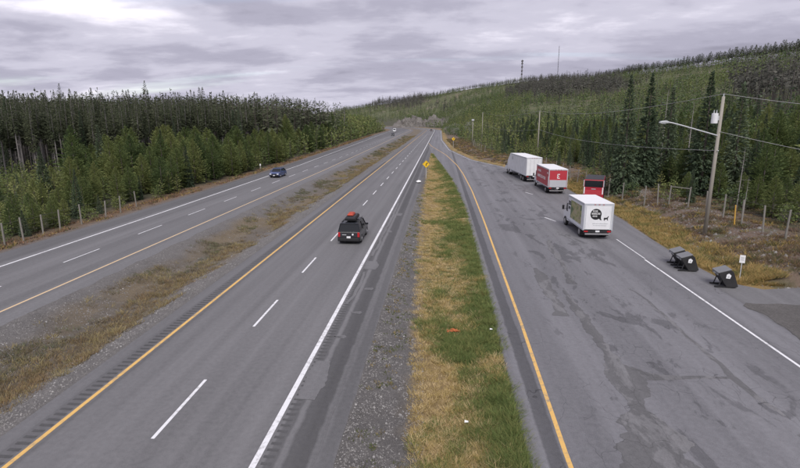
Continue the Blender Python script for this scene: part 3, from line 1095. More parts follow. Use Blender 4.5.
def conifer(h, kind, q, seed):
    """returns crown (V,F,tint), trunk (V,F) at nominal height h"""
    rng = np.random.default_rng(seed)
    P = dict(
        spruce=dict(cb=0.03, r=0.19, pw=0.95, sp=0.034, nb=9, e0=-24, e1=34, ns=6, sl=0.055, sw=0.50, jit=0.20),
        pine=dict(cb=0.04, r=0.27, pw=0.80, sp=0.050, nb=8, e0=-2, e1=56, ns=8, sl=0.066, sw=0.52, jit=0.26),
        lodge=dict(cb=0.50, r=0.108, pw=1.0, sp=0.022, nb=6, e0=-26, e1=34, ns=6, sl=0.033, sw=0.50, jit=0.42),
        ridge=dict(cb=0.42, r=0.15, pw=0.6, sp=0.032, nb=6, e0=-10, e1=40, ns=5, sl=0.055, sw=0.7, jit=0.5),
        dead=dict(cb=0.15, r=0.06, pw=0.6, sp=0.05, nb=4, e0=-20, e1=20, ns=2, sl=0.05, sw=0.10, jit=0.5),
    )[kind]
    if kind == 'lodge':
        P['cb'] += rng.uniform(-0.16, 0.06)
    B, Dn, Ls = [], [], []
    z = P['cb']
    tips = []
    lean = rng.normal(0, 0.012, 2)
    step = P['sp'] / math.sqrt(q)
    while z < 0.985:
        t = (z - P['cb']) / (1 - P['cb'])
        if kind == 'pine':
            Rr = P['r'] * min(1.0, 1.9 * (1 - t)) ** P['pw'] * (0.72 + 0.28 * min(1, t * 4))
        elif kind in ('lodge', 'ridge'):
            Rr = P['r'] * ((1 - t) ** P['pw']) * (0.40 + 0.60 * min(1, t * 3.0))
        else:
            Rr = P['r'] * (1 - t) ** P['pw']
        Rr = max(Rr, 0.010)
        nb = max(3, int(round(P['nb'] * math.sqrt(q) * (0.6 + 0.4 * (1 - t)))))
        a0 = rng.uniform(0, 6.28)
        for b in range(nb):
            if rng.uniform() < 0.10:
                continue
            az = a0 + 6.283 * b / nb + rng.normal(0, 0.25)
            el = R(P['e0'] + (P['e1'] - P['e0']) * t + rng.normal(0, 9))
            rr_ = Rr * (1 + rng.normal(0, P['jit'] * 0.6))
            rr_ = max(rr_, 0.008)
            zb = z + rng.normal(0, step * 0.3)
            d = np.array([math.cos(az) * math.cos(el), math.sin(az) * math.cos(el), math.sin(el)])
            ns = max(1, int(round(P['ns'] * (0.35 + 0.65 * rr_ / P['r']) * math.sqrt(q) + 0.3)))
            for k in range(ns):
                uu = 0.30 + 0.70 * (k + rng.uniform(0.2, 0.9)) / ns if ns > 1 else rng.uniform(0.3, 0.8)
                bp = np.array([0, 0, zb]) + d * rr_ * uu * 0.85 - np.array([0, 0, 1]) * (rr_ * uu) ** 2 * (0.9 if kind == 'spruce' else 0.1)
                sp = 0.75 * (1 if k % 2 else -1) * rng.uniform(0.2, 1)
                dd = np.array([math.cos(az + sp) * math.cos(el), math.sin(az + sp) * math.cos(el), math.sin(el) + rng.normal(0, 0.25)])
                if kind == 'pine':
                    dd[2] += 0.35
                B.append(bp); Dn.append(dd); Ls.append(P['sl'] * rng.uniform(0.7, 1.4) / q ** 0.42 * ((0.30 + 0.70 * (1 - t) ** 0.7) if kind == 'lodge' else (0.50 + 0.50 * (1 - t))))
        z += step * rng.uniform(0.7, 1.3)
    for k in range(3):
        B.append(np.array([0, 0, 0.955 + 0.012 * k])); Dn.append(np.array([rng.normal(0, 0.12), rng.normal(0, 0.12), 1.0])); Ls.append(P['sl'] * 0.8)
    B = np.array(B) * h; Dn = unit(np.array(Dn)); Ls = np.array(Ls) * h
    B[:, 0] += lean[0] * B[:, 2]; B[:, 1] += lean[1] * B[:, 2]
    V, F = sprays(B, Dn, Ls, Ls * P['sw'] * rng.uniform(0.7, 1.3, len(Ls)), rng)
    tint = np.repeat(np.clip(rng.normal(0.5, 0.26, len(Ls)), 0, 1), 4)
    # trunk
    r0 = h * dict(spruce=0.013, pine=0.014, lodge=0.0092, ridge=0.010, dead=0.008)[kind]
    n = 6 if q > 0.6 else 4
    rings = []
    for zt, rf_ in ((-0.03, 1.15), (0.06, 1.0), (0.5, 0.72), (0.97, 0.15)):
        a = np.arange(n) * 2 * math.pi / n
        rings.append(np.stack([np.cos(a) * r0 * rf_ + lean[0] * zt * h, np.sin(a) * r0 * rf_ + lean[1] * zt * h, np.full(n, zt * h)], 1))
    TV = np.concatenate(rings)
    TF = []
    for k in range(3):
        for i in range(n):
            TF.append((k * n + i, k * n + (i + 1) % n, (k + 1) * n + (i + 1) % n, (k + 1) * n + i))
    # dead limbs on the bare stem
    if kind in ('lodge', 'dead', 'ridge') and q > 0.3:
        TV = list(TV)
        for k in range(int(26 * min(q, 1.3))):
            zt = rng.uniform(0.18, 0.62) if kind != 'dead' else rng.uniform(0.2, 0.95)
            az = rng.uniform(0, 6.28); ll = h * rng.uniform(0.02, 0.06)
            b = np.array([lean[0] * zt * h, lean[1] * zt * h, zt * h]); e = b + np.array([math.cos(az) * ll, math.sin(az) * ll, -0.25 * ll])
            w = h * 0.0016
            i0 = len(TV)
            TV += [b - [0, 0, w], b + [0, 0, w], e + [0, 0, w * 0.4], e - [0, 0, w * 0.4]]
            TF.append((i0, i0 + 1, i0 + 2, i0 + 3))
        TV = np.array(TV)
    return (V, F, tint), (np.asarray(TV), np.asarray(TF))


KINDS = dict(  # nominal height, crown material, bark, object name
    spruce=(10.0, 'fol_spruce', 'bark_dark', 'spruce_tree'),
    pine=(6.0, 'fol_pine', 'bark_dark', 'young_pine_tree'),
    lodge=(14.0, 'fol_lodge', 'bark_lodgepole', 'tall_pine_tree'),
    ridge=(12.0, 'fol_lodge', 'bark_lodgepole', 'ridge_pine_tree'),
    dead=(11.0, 'fol_dead', 'snag_wood', 'dead_tree'),
)
HI = {}
for kd, (h0, fm, bk, nm) in KINDS.items():
    HI[kd] = []
    for s in range(7):
        (V, F, t), (TV, TF) = conifer(h0, kd, dict(spruce=3.6, pine=3.6, lodge=2.6, ridge=1.8, dead=1.0)[kd], 100 + s * 7 + len(kd))
        HI[kd].append((np_mesh(nm + '_crown', V, F, fm, t), np_mesh(nm + '_trunk', TV, TF, bk)))
LO = {}
for kd, qq in (('spruce', 0.11), ('pine', 0.12), ('lodge', 0.10), ('ridge', 0.3), ('dead', 0.3)):
    LO[kd] = [conifer(KINDS[kd][0], kd, qq, 300 + s * 5) for s in range(6)]
MI = {kd: [conifer(KINDS[kd][0], kd, qq, 400 + s * 5) for s in range(6)] for kd, qq in (('spruce', 0.45), ('pine', 0.42), ('lodge', 0.5))}

rt = random.Random(77)


def spot(u, cuts, words_):
    for c_, w_ in zip(cuts, words_):
        if u < c_:
            return w_
    return words_[-1]


def describe(kd, code, x, y, h):
    u, v, zc = project(np.array([x, y, 2.0]))
    d = math.hypot(x, y)
    if code == 'S':
        sz = 'spire-topped' if h > 9.7 + 0.038 * zc + 0.9 else 'short' if h < 9.7 + 0.038 * zc - 1.6 else 'tall'
        row = 'front-row' if x > SB(y) - 6 else 'inner-row'
        return '%s %s bare-stemmed pine %s' % (sz, row, spot(u, (40, 85, 130, 175, 220, 262, 300, 400), (
            'in the left stand at the left picture edge', 'in the left stand behind the blue-green spruce', 'in the left stand above the fence corner',
            'in the left stand above the near young pines', 'in the left stand above the middle young pines', 'in the left stand just left of the blue car',
            'in the left stand above the blue car', 'at the right end of the left stand')))
    sz = 'large' if h > 6.2 else 'mid-sized' if h > 4.2 else 'small' if h > 2.4 else 'very small'
    near = 'beside the verge' if (x < 0 and x > LEFT_O(y) - 9) or (x > 0 and x < FEN(y) + 6) else 'farther back'
    kdw = 'bushy young pine' if kd == 'pine' else 'dark spruce'
    if code == 'L':
        w_ = spot(u, (30, 65, 105, 145, 190, 235, 275, 500), ('at the left picture edge', 'behind the near left fence posts', 'behind the last left fence posts', 'just past the left fence', 'left of the highway before the blue car',
                                                   'near the blue car', 'behind the blue car', 'where the left verge recedes'))
    elif code == 'F':
        w_ = spot(u, (345, 360, 375, 500), ('just past the end of the tall stand', 'along the far left verge', 'farther along the far left verge', 'near the far bend on the left'))
    else:
        w_ = spot(u, (470, 500, 530, 565, 600, 640, 680, 720, 760, 900), ('by the far junction', 'behind the two far poles', 'left of the white trailer truck', 'above the white and red trucks', 'above the red truck', 'behind the fence right of the trucks',
                                                                'behind the fence brace', 'behind the lamp pole', 'behind the yellow post', 'behind the right end of the fence'))
    return '%s %s %s, %s' % (sz, kdw, w_, near)


def tree(kd, x, y, h, label, group, z=None, wide=1.0, var=None):
    h0, fm, bk, nm = KINDS[kd]
    cm_, tm_ = HI[kd][rt.randrange(7) if var is None else var]
    zz_ = float(ground_z(np.array([x]), np.array([y]), False)[0]) if z is None else z
    e = empty(nm, (x, y, zz_), rt.uniform(0, 6.28), label, 'tree', group)
    s = h / h0
    for nme, me in (('trunk', tm_), ('crown', cm_)):
        o = obj(nme, me, e)
        o.scale = (s * wide, s * wide, s)
    return e


def forest(name, kd, X, Y, Hh, label, mats=None, seed=1, wide=(0.85, 1.2), bias=0.0, src=None):
    """one mass of small distant trees, as geometry"""
    rng = np.random.default_rng(seed)
    h0 = KINDS[kd][0]
    Z = ground_z(X, Y, False)
    ok = in_view(np.stack([X, Y, Z], 1), 60)
    X, Y, Z, Hh = X[ok], Y[ok], Z[ok], Hh[ok]
    which = rng.integers(0, 6, len(X))
    Vs, Fs, Ts, Ms = [], [], [], []
    base = 0
    for k in range(6):
        I = np.nonzero(which == k)[0]
        if not len(I):
            continue
        (cv, cf, ct), (tv, tf) = (src or LO)[kd][k]
        av = np.concatenate([cv, tv]); af = np.concatenate([cf, tf + len(cv)])
        at = np.concatenate([ct, np.full(len(tv), 0.5)])
        n = len(I)
        s = Hh[I] / h0
        w = s * rng.uniform(*wide, n)
        a = rng.uniform(0, 6.28, n)
        vx_ = (av[None, :, 0] * np.cos(a)[:, None] - av[None, :, 1] * np.sin(a)[:, None]) * w[:, None] + X[I][:, None]
        vy_ = (av[None, :, 0] * np.sin(a)[:, None] + av[None, :, 1] * np.cos(a)[:, None]) * w[:, None] + Y[I][:, None]
        vz_ = av[None, :, 2] * s[:, None] + Z[I][:, None]
        Vs.append(np.stack([vx_, vy_, vz_], 2).reshape(-1, 3))
        Fs.append((af[None] + (np.arange(n) * len(av))[:, None, None] + base).reshape(-1, 4))
        pt = rng.normal(bias, 0.40, n) + (fbm(X[I] / 45, Y[I] / 45, 61, 3) - 0.5) * 0.9
        Ts.append(np.clip(at[None] + pt[:, None], 0, 1.6).ravel())
        mi = np.concatenate([np.zeros(len(cf), int), np.ones(len(tf), int)])
        Ms.append(np.tile(mi, n))
        base += n * len(av)
    o = obj(name, np_mesh(name, np.concatenate(Vs), np.concatenate(Fs), mats or [KINDS[kd][1], KINDS[kd][2]], np.concatenate(Ts), np.concatenate(Ms)))
    return tag(o, label, 'forest', kind='stuff')


rf = np.random.default_rng(2024)


def scatter(x0, x1, y0, y1, gap, test):
    """jittered grid inside a rectangle, kept where test(x, y)"""
    a = np.arange(x0, x1, gap); b = np.arange(y0, y1, gap)
    A, Bq = np.meshgrid(a, b)
    A = (A + rf.uniform(-0.42, 0.42, A.shape) * gap).ravel(); Bq = (Bq + rf.uniform(-0.42, 0.42, Bq.shape) * gap).ravel()
    k = test(A, Bq)
    return A[k], Bq[k]


def col_of(X, Y):
    u, v, z = project(np.stack([X, Y, np.full(len(X), CAM_H)], 1))
    return u, z


# --- left: the tall dark stand


def in_stand(x, y):
    u, z = col_of(x, y)
    return (x < SB(y)) & (u < 337) & (u > -70) & (z > 20)


X, Y = scatter(-190, -45, 55, 215, 2.45, in_stand)
D = np.hypot(X, Y)
ordr = np.argsort(D + rf.uniform(0, 6, len(D)))
X, Y, D = X[ordr], Y[ordr], D[ordr]
Hh = 9.7 + 19 * col_of(X, Y)[1] / 500 + rf.normal(-0.5, 1.3, len(D)) + 1.9 * (rf.uniform(0, 1, len(D)) > 0.84)
Hh = np.minimum(Hh, 17.5)
u_, _ = col_of(X, Y)
vis = (u_ > -10)
nI = 0
far_k = np.ones(len(X), bool)
for i in range(len(X)):
    if nI >= 285:
        break
    if vis[i]:
        sp_ = rt.random() < 0.13
        tree('spruce' if sp_ else 'lodge', X[i], Y[i], Hh[i] * (0.85 if sp_ else 1), describe('lodge', 'S', X[i], Y[i], Hh[i]).replace('bare-stemmed pine', 'full-skirted dark spruce' if sp_ else 'bare-stemmed pine'), 'tall trees of the left stand', wide=rt.uniform(0.55, 0.75) if sp_ else rt.uniform(0.85, 1.25))
        far_k[i] = False
        nI += 1
forest('pine_stand', 'lodge', X[far_k], Y[far_k], Hh[far_k], 'dark inner rows of the tall pine stand on the left', ['fol_lodge', 'bark_dark'], seed=3, bias=-0.1)

# --- left: young pines between the fence and the stand, and beyond
def young_left(x, y):
    u, z = col_of(x, y)
    return (x < LEFT_O(y) - 3.6 - 1.2 * (fbm(x / 3, y / 3, 51, 2))) & (x > SB(y) - 4) & (u > -25) & (z > 25) & (y < 152)


YP = []
X, Y = scatter(-76, -36, 34, 152, 3.0, young_left)
cap = np.interp(Y, [35, 48, 56, 64, 78, 110, 150], [2.2, 2.9, 4.2, 6.0, 7.1, 7.2, 6.8])
dist_edge = LEFT_O(Y) - X
Hh = cap * np.clip(0.50 + dist_edge / 15, 0.45, 1.0) * rf.uniform(0.50, 1.22, len(X))
u_, _ = col_of(X, Y)
Hh = np.where(u_ < 60, np.minimum(Hh, rf.uniform(2.2, 4.0, len(X))), Hh)
lsp = rf.uniform(0, 1, len(X)) < 0.12
YP += [(x, y, h, 'L') for x, y, h in zip(X[~lsp], Y[~lsp], Hh[~lsp])]
SPL = [(x, y, h * 1.05, 'L') for x, y, h in zip(X[lsp], Y[lsp], Hh[lsp])]
X, Y = scatter(-72, -36, 34, 72, 1.9, lambda x, y: young_left(x, y) & (fbm(x / 5, y / 5, 58, 2) > 0.34))
YP += [(x, y, h, 'L') for x, y, h in zip(X, Y, rf.uniform(1.2, 3.3, len(X)))]


def beyond_left(x, y):
    u, z = col_of(x, y)
    return (x < LEFT_O(y) - 4.5) & (x > LEFT_O(y) - 60) & ((u >= 331) | (x > SB(y))) & (u < 400)


X, Y = scatter(-105, -40, 150, 450, 3.0, beyond_left)
Hh = rf.uniform(6.5, 13.0, len(X)) * np.clip(0.42 + (LEFT_O(Y) - X) / 24, 0.42, 1)
YP += [(x, y, h, 'F') for x, y, h in zip(X, Y, Hh)]

# --- right: behind the fence


def right_front(x, y):
    u, z = col_of(x, y)
    return (x > FEN(y) + 1.3 + 1.5 * fbm(x / 4, y / 4, 53, 2)) & (x < FEN(y) + 42) & (u < 845) & (u > 440) & (z > 15)


X, Y = scatter(9, 95, 24, 240, 3.1, right_front)
de = X - FEN(Y)
Hh = np.clip(2.0 + de * 0.32, 2, 6.2) * rf.uniform(0.55, 1.2, len(X))
is_sp = (fbm(X / 9, Y / 9, 55, 3) + rf.uniform(-0.22, 0.22, len(X)) + np.interp(col_of(X, Y)[0], [480, 560, 700, 740], [-0.08, 0.04, 0.04, -0.16])) > 0.58
u_, _ = col_of(X, Y)
SPR = SPL + [(x, y, h * 1.18, 'R') for x, y, h in zip(X[is_sp], Y[is_sp], Hh[is_sp])]
YP += [(x, y, h, 'R') for x, y, h in zip(X[~is_sp], Y[~is_sp], Hh[~is_sp])]

X, Y = scatter(8, 70, 238, 560, 4.2, lambda x, y: (unbend(x, y)[0] > FEN(unbend(x, y)[1]) + 1.5) & (col_of(x, y)[0] < 520))
YP += [(x, y, h, 'R') for x, y, h in zip(X, Y, rf.uniform(3.0, 7.0, len(X)))]
X, Y = scatter(14, 60, 128, 240, 4.0, lambda x, y: (x > FEN(y) - 3.2) & (x < FEN(y) + 2) & (col_of(x, y)[0] < 530))
YP += [(x, y, h, 'R') for x, y, h in zip(X, Y, rf.uniform(1.0, 2.4, len(X)))]
LAB = {
    'L': ('bushy young green pine between the left carriageway and the tall stand', 'young pines on the left verge'),
    'F': ('young pine along the far left side where the highway recedes', 'young pines far up the left side'),
    'R': ('young olive green pine behind the right fence', 'young pines behind the right fence'),
}
LABS = {'R': ('dark spruce among the young pines behind the right fence', 'spruces behind the right fence'),
        'L': ('small dark spruce among young pines on the left verge', 'spruces on the left verge')}


def split(kd, items, limit, labs, stuffname, stufflabel, wide):
    A = np.array([(a[0], a[1], a[2]) for a in items])
    size = A[:, 2] / np.hypot(A[:, 0], A[:, 1])
    P = np.stack([A[:, 0], A[:, 1], np.full(len(A), 2.0)], 1)
    size = np.where(in_view(P, 5), size, 0)
    o_ = np.argsort(-size)
    for j in o_[:limit]:
        it = items[j]
        tree(kd, it[0], it[1], it[2], describe(kd, it[3], it[0], it[1], it[2]), labs[it[3]][1], wide=rt.uniform(*wide))
    r_ = o_[limit:]
    if len(r_):
        fd = np.hypot(A[r_, 0], A[r_, 1]) > 150
        forest(stuffname, kd, A[r_[~fd], 0], A[r_[~fd], 1], A[r_[~fd], 2], stufflabel, seed=9, src=MI)
        if fd.any():
            forest('far_' + stuffname, kd, A[r_[fd], 0], A[r_[fd], 1], A[r_[fd], 2], 'far part of the ' + stufflabel, seed=19)


split('pine', YP, 295, LAB, 'young_pine_thicket', 'thicket of smaller young pines filling both sides of the highway', (0.9, 1.25))

# named single spruces (place, height)
one = [
    (23.6, 66.5, 14.6, 'tall narrow dark spruce, leftmost of the tall spire group behind the trucks', 0.80),
    (26.6, 68.0, 14.4, 'tall dark spruce, second of the spire group behind the trucks', 0.85),
    (30.5, 71.0, 13.0, 'tall spruce in the middle of the spire group left of the lamp pole', 0.9),
    (30.8, 61.5, 14.0, 'tallest dark spruce close to the left of the lamp arm', 0.95),
    (33.5, 60.0, 12.4, 'dark spruce just behind the leaning power pole', 0.9),
    (35.0, 45.5, 6.8, 'broad blue-green spruce behind the last fence posts on the right', 1.25),
    (38.2, 43.5, 6.2, 'broad dark spruce at the right picture edge behind the fence', 1.25),
    (-50.5, 60.0, 6.4, 'blue-green spruce standing taller than its neighbours at the far left', 1.1),
    (-38.6, 49.8, 5.3, 'dark narrow spruce close behind the left fence', 0.85),
    (-38.2, 52.6, 2.2, 'very small spruce at the left fence corner', 1.1),
    (-37.6, 41.5, 2.4, 'small blue-green spruce among the left fence posts', 1.3),
]
for x, y, h, lb, w in one:
    tree('spruce', x, y, h, lb, None, wide=w)
for i in range(14):   # more spires along the middle distance
    uu = [505, 548, 556, 574, 590, 606, 617, 652, 660, 676, 700, 733, 762, 520][i]
    dd = [150, 128, 165, 120, 108, 104, 96, 92, 100, 88, 84, 78, 70, 190][i]
    p = ray_at(uu, 119, dd)
    SPR.append((p[0], p[1], rt.uniform(6.5, 10.5), 'R'))
split('spruce', SPR, 190, LABS, 'spruce_thicket', 'smaller spruces mixed into the young forest on the right', (0.8, 1.1))


# --- the hillside
def on_hill(gapseed):
    def f(x, y):
        u, z = col_of(x, y)
        d = np.hypot(x, y)
        dr = np.interp((u - 400) * math.cos(_th) / FPX, _ta, _rd)
        xx, s = unbend(x, y)
        return (u > 335) & (u < 830) & (d < dr * 1.01) & ((xx > FEN(s) + 26) | ((d > 470) & (xx > 12))) & (z > 30)
    return f


X1, Y1 = scatter(15, 420, 40, 330, 3.5, on_hill(0))
X2, Y2 = scatter(-60, 760, 330, 900, 5.9, on_hill(1))
X3, Y3 = scatter(-420, 500, 900, 2000, 9.5, on_hill(2))
X = np.concatenate([X1, X2, X3]); Y = np.concatenate([Y1, Y2, Y3])
D = np.hypot(X, Y)
u_, _ = col_of(X, Y)
pn = fbm(X / 70, Y / 70, 71, 4)
keep = (pn > 0.385) & (rf.uniform(0, 1, len(X)) < np.clip((pn - 0.22) * 6, 0.25, 1))
X, Y, D, u_, pn = X[keep], Y[keep], D[keep], u_[keep], pn[keep]
Hh = (2.2 + 4.6 * rf.uniform(0, 1, len(X)) ** 1.4 + 2.5 * (pn - 0.5)) * np.interp(D, [60, 300, 420, 900, 1600], [1.05, 0.95, 1.3, 1.5, 1.9])
zg = ground_z(X, Y, False)
_, v_, _ = project(np.stack([X, Y, zg], 1))
uj = u_ + (fbm(X / 45, Y / 45, 91, 3) - 0.5) * 70; vj = v_ + (fbm(X / 30, Y / 30, 92, 3) - 0.5) * 12
dead = ((uj > 742) & (vj > 92) & (vj < 113)) | ((uj > 520) & (uj < 625) & (vj > 86 + (600 - uj) * 0.05) & (vj < 103 - (uj - 520) * 0.08)) | ((uj > 380) & (uj < 440) & (vj > 101) & (vj < 110))
sprk = (~dead) & (rf.uniform(0, 1, len(X)) < 0.16)
pk = ~dead & ~sprk
nk = pk & (D < 190)
forest('lower_hillside_pines', 'pine', X[nk], Y[nk], Hh[nk], 'young pines on the lower slope behind the fence trees', ['fol_hill', 'bark_dark'], seed=4, src=MI)
nk = pk & (D >= 190) & (D < 400)
forest('hillside_pines', 'pine', X[nk], Y[nk], Hh[nk], 'young green pine forest covering the hillside on the right', ['fol_hill', 'bark_dark'], seed=4)
nk = pk & (D >= 400)
forest('far_hillside_pines', 'pine', X[nk], Y[nk], Hh[nk], 'distant green carpet of young pines up to the ridge', ['fol_hill', 'bark_dark'], seed=14)
forest('hillside_spruces', 'spruce', X[sprk], Y[sprk], Hh[sprk] * 1.35, 'darker spruces dotted over the hillside on the right', seed=5)
dX = np.concatenate([X[dead], X[dead] + rf.uniform(-2, 2, dead.sum())]); dY = np.concatenate([Y[dead], Y[dead] + rf.uniform(-2, 2, dead.sum())])
dH = np.tile(Hh[dead], 2) * 1.8 + 3
dk = rf.uniform(0, 1, len(dX)) < 0.9
dX, dY, dH = dX[dk], dY[dk], dH[dk]
forest('grey_stand', 'lodge', dX, dY, dH, 'grey-stemmed older stands in patches on the hillside', ['fol_grey', 'fol_dead'], seed=6, bias=-0.15)

# ridge trees: the open row against the sky (each one), then the closed far ridge
nr = 0
for i in range(150):
    uu = 598 + 215 * (i / 149) + rt.uniform(-0.8, 0.8)
    dr = float(np.interp((uu - 400) * math.cos(_th) / FPX, _ta, _rd)) * rt.uniform(0.97, 1.035)
    p = ray_at(uu, 60, dr)
    tree('ridge', float(p[0]), float(p[1]), rt.uniform(10.5, 14.5) * (1.0 if uu > 640 else 1.1), 'thin bare-stemmed crest pine ' + spot(uu, (625, 650, 675, 700, 724, 745, 770, 900), ('at the left end of the open skyline row', 'above the two leftmost tall spruces', 'above the lamp head', 'above the lamp arm', 'right above the lamp pole', 'just right of the lamp pole top', 'above the grey hillside stand', 'at the right picture edge')), 'pines along the hill crest', wide=rt.uniform(0.8, 1.3))
us = np.concatenate([rf.uniform(330, 640, 1500)])
ds = np.interp((us - 400) * math.cos(_th) / FPX, _ta, _rd) * rf.uniform(0.93, 1.02, len(us))
pp = np.array([ray_at(a, 90, b) for a, b in zip(us, ds)])
forest('far_ridge_trees', 'lodge', pp[:, 0], pp[:, 1], rf.uniform(8, 14, len(us)), 'dark trees along the distant ridge line', ['fol_grey', 'fol_dead'], seed=7, bias=-0.15)
us = rf.uniform(600, 830, 1000)
ds = np.interp((us - 400) * math.cos(_th) / FPX, _ta, _rd) * rf.uniform(0.94, 1.01, len(us))
pp = np.array([ray_at(a, 90, b) for a, b in zip(us, ds)])
forest('crest_thicket', 'dead', pp[:, 0], pp[:, 1], rf.uniform(2.5, 7.5, len(us)), 'grey brush and dead stems just below the hill crest', seed=8)
# horizon beyond the left stand
us = rf.uniform(-40, 345, 900)
ds = rf.uniform(230, 420, len(us))
pp = np.array([ray_at(a, 119, b) for a, b in zip(us, ds)])
kk = pp[:, 0] < LEFT_O(pp[:, 1]) - 8
forest('background_trees', 'lodge', pp[kk, 0], pp[kk, 1], rf.uniform(12, 19, kk.sum()), 'faint tree tops behind the left stand', seed=10, bias=-0.1)

# snags that stand clear of the young trees
for uu, dd, h, lb in ((665, 84, 13.2, 'pale leaning dead trunk left of the lamp arm'), (692, 79, 11.0, 'pale dead trunk between the lamp arm and the power pole'), (749, 58, 6.2, 'short grey dead snag behind the right fence'), (757, 52, 4.0, 'bleached stub of a dead tree below the short grey snag')):
    p = ray_at(uu, 119, dd)
    tree('dead', float(p[0]), float(p[1]), h, lb, None)


# pale bushes by the far junction
def bush(name, x, y, h, w, mat, label, group, seed, n=420):
    rng = np.random.default_rng(seed)
    d = unit(rng.normal(0, 1, (n, 3)))
    rad = rng.uniform(0.35, 1.0, n) ** 0.6
    lob = 0.75 + 0.5 * fbm(np.arctan2(d[:, 1], d[:, 0]) * 2 + 9, d[:, 2] * 3 + 5, seed, 2)
    B = d * (rad * lob)[:, None] * np.array([w / 2, w / 2, h / 2]) + np.array([0, 0, h * 0.52])
    V, F = sprays(B, unit(d + rng.normal(0, 0.6, (n, 3)) + [0, 0, 0.3]), rng.uniform(0.08, 0.16, n) * h, rng.uniform(0.05, 0.09, n) * h, rng)
    e = empty(name, (x, y, float(ground_z(np.array([x]), np.array([y]), False)[0])), 0, label, 'bush', group)
    obj('foliage', np_mesh('bush_foliage', V, F, mat, np.repeat(rng.uniform(0, 1, n), 4)), e)
    mb = MB()
    for k in range(5):
        a = rng.uniform(0, 6.28)
        mb.tube((0, 0, -0.1), (math.cos(a) * w * 0.25, math.sin(a) * w * 0.25, h * 0.6), 0.03 * h / 2, 0.01, 5)
    mb.build('stem', 'bark_dark', e)
    return e


ORD = ('first','second','third','fourth','fifth','sixth','seventh','eighth','ninth','tenth')
for i, (uu, dd, h) in enumerate(((449, 330, 5.5), (453, 318, 6.0), (457, 300, 4.8), (461, 285, 4.5), (455, 350, 6.5), (463, 310, 5.5), (467, 295, 5), (446, 360, 6), (470, 330, 6.5), (459, 372, 6.0))):
    p = ray_at(uu, 119, dd)
    bush('pale_bush', float(p[0]), float(p[1]), h, h * 1.15, 'fol_pale' if i % 2 == 0 else 'fol_hill', ('pale grey' if i % 2 == 0 else 'green') + ' leafy bush by the far junction, ' + ORD[sorted((449, 453, 457, 461, 455, 463, 467, 446, 470, 459)).index(uu)] + ' from the left', 'pale bushes at the far junction', 500 + i)
for i, (x, y, h) in enumerate(((-36.6, 36.5, 1.3), (-37.2, 45.6, 1.2), (-36.4, 48.4, 1.5), (-37.5, 38.8, 1.6), (-38.4, 56.2, 1.3))):
    bush('low_bush', x, y, h, h * 1.2, 'fol_pine', 'low leafy bush at the left fence, ' + ORD[sorted((36.5, 45.6, 48.4, 38.8, 56.2)).index(y)] + ' from the camera', 'bushes along the left fence', 540 + i, 300)
for i, (x, y, h) in enumerate(((25.6, 57.6, 2.0), (23.2, 62, 1.8), (28.5, 51.0, 2.2), (29.6, 44.5, 1.6), (22.6, 70, 1.6), (22.9, 80, 2.0))):
    bush('low_bush', x, y, h, h * 1.2, 'fol_pine', 'low bush tucked behind the right fence, ' + ORD[sorted((57.6, 62, 51.0, 44.5, 70, 80)).index(y)] + ' from the camera', 'bushes behind the right fence', 560 + i, 300)

# rock cut at the far bend
us = np.linspace(392, 452, 60); ts = np.linspace(0, 1, 12)
UU, TT = np.meshgrid(us, ts)
prof = np.interp(UU, [392, 398, 405, 412, 420, 424, 430, 437, 444, 452], [2, 10, 13, 15, 14, 11, 15, 14, 10, 2])
prof = prof * (0.85 + 0.35 * fbm(UU / 5, UU * 0, 81, 3))
VV = []
for a, t_, hh in zip(UU.ravel(), TT.ravel(), prof.ravel()):
    p = ray_at(a, 119, 628 + 14 * t_ + 11 * (fbm(a / 1.6, t_ * 3, 82, 4) - 0.5))
    VV.append((p[0], p[1], -1 + hh * t_ * (0.65 + 0.6 * float(fbm(a / 1.5, t_ * 5, 83, 3)))))
ii = (np.arange(11)[:, None] * 60 + np.arange(59)[None]).ravel()
rk = obj('rock_cut', np_mesh('rock_cut', VV, np.stack([ii, ii + 1, ii + 61, ii + 60], 1), 'rock'))
tag(rk, 'grey-brown rock cut behind the far bend of the highway', 'rock', kind='structure')


# ------------------------------------------------------------------ vehicles
def wheel(parent, x, y, r, w, name='wheel', rim='steel', dual=False):
    ww = w
    s = 1 if x > 0 else -1
    mb = MB()
    for k in range(2 if dual else 1):
        xo = x - s * k * (w + 0.03)
        mb.tube((xo - ww / 2, y, r), (xo + ww / 2, y, r), r, n=22)
    t = mb.build(name, 'rubber', parent, bevel=0.025, smooth=False)
    MB().tube((x + s * (ww / 2 - 0.03), y, r), (x + s * (ww / 2 + 0.008), y, r), r * 0.62, r * 0.55, n=16).build('rim', rim, t)
    MB().tube((x + s * (ww / 2), y, r), (x + s * (ww / 2 + 0.05), y, r), r * 0.18, r * 0.14, n=10).build('hub', rim, t)
    return t


def arch_profile(pts, wheels, r, zb):
    """insert half-round wheel arches into the bottom edge running from y- to y+"""
    out = []
    for yw in wheels:
        for k in range(9):
            a = math.pi * (1 - k / 8)
            out.append((yw + math.cos(a) * r, zb + max(0, math.sin(a) * r * 0.95)))
    return out + pts


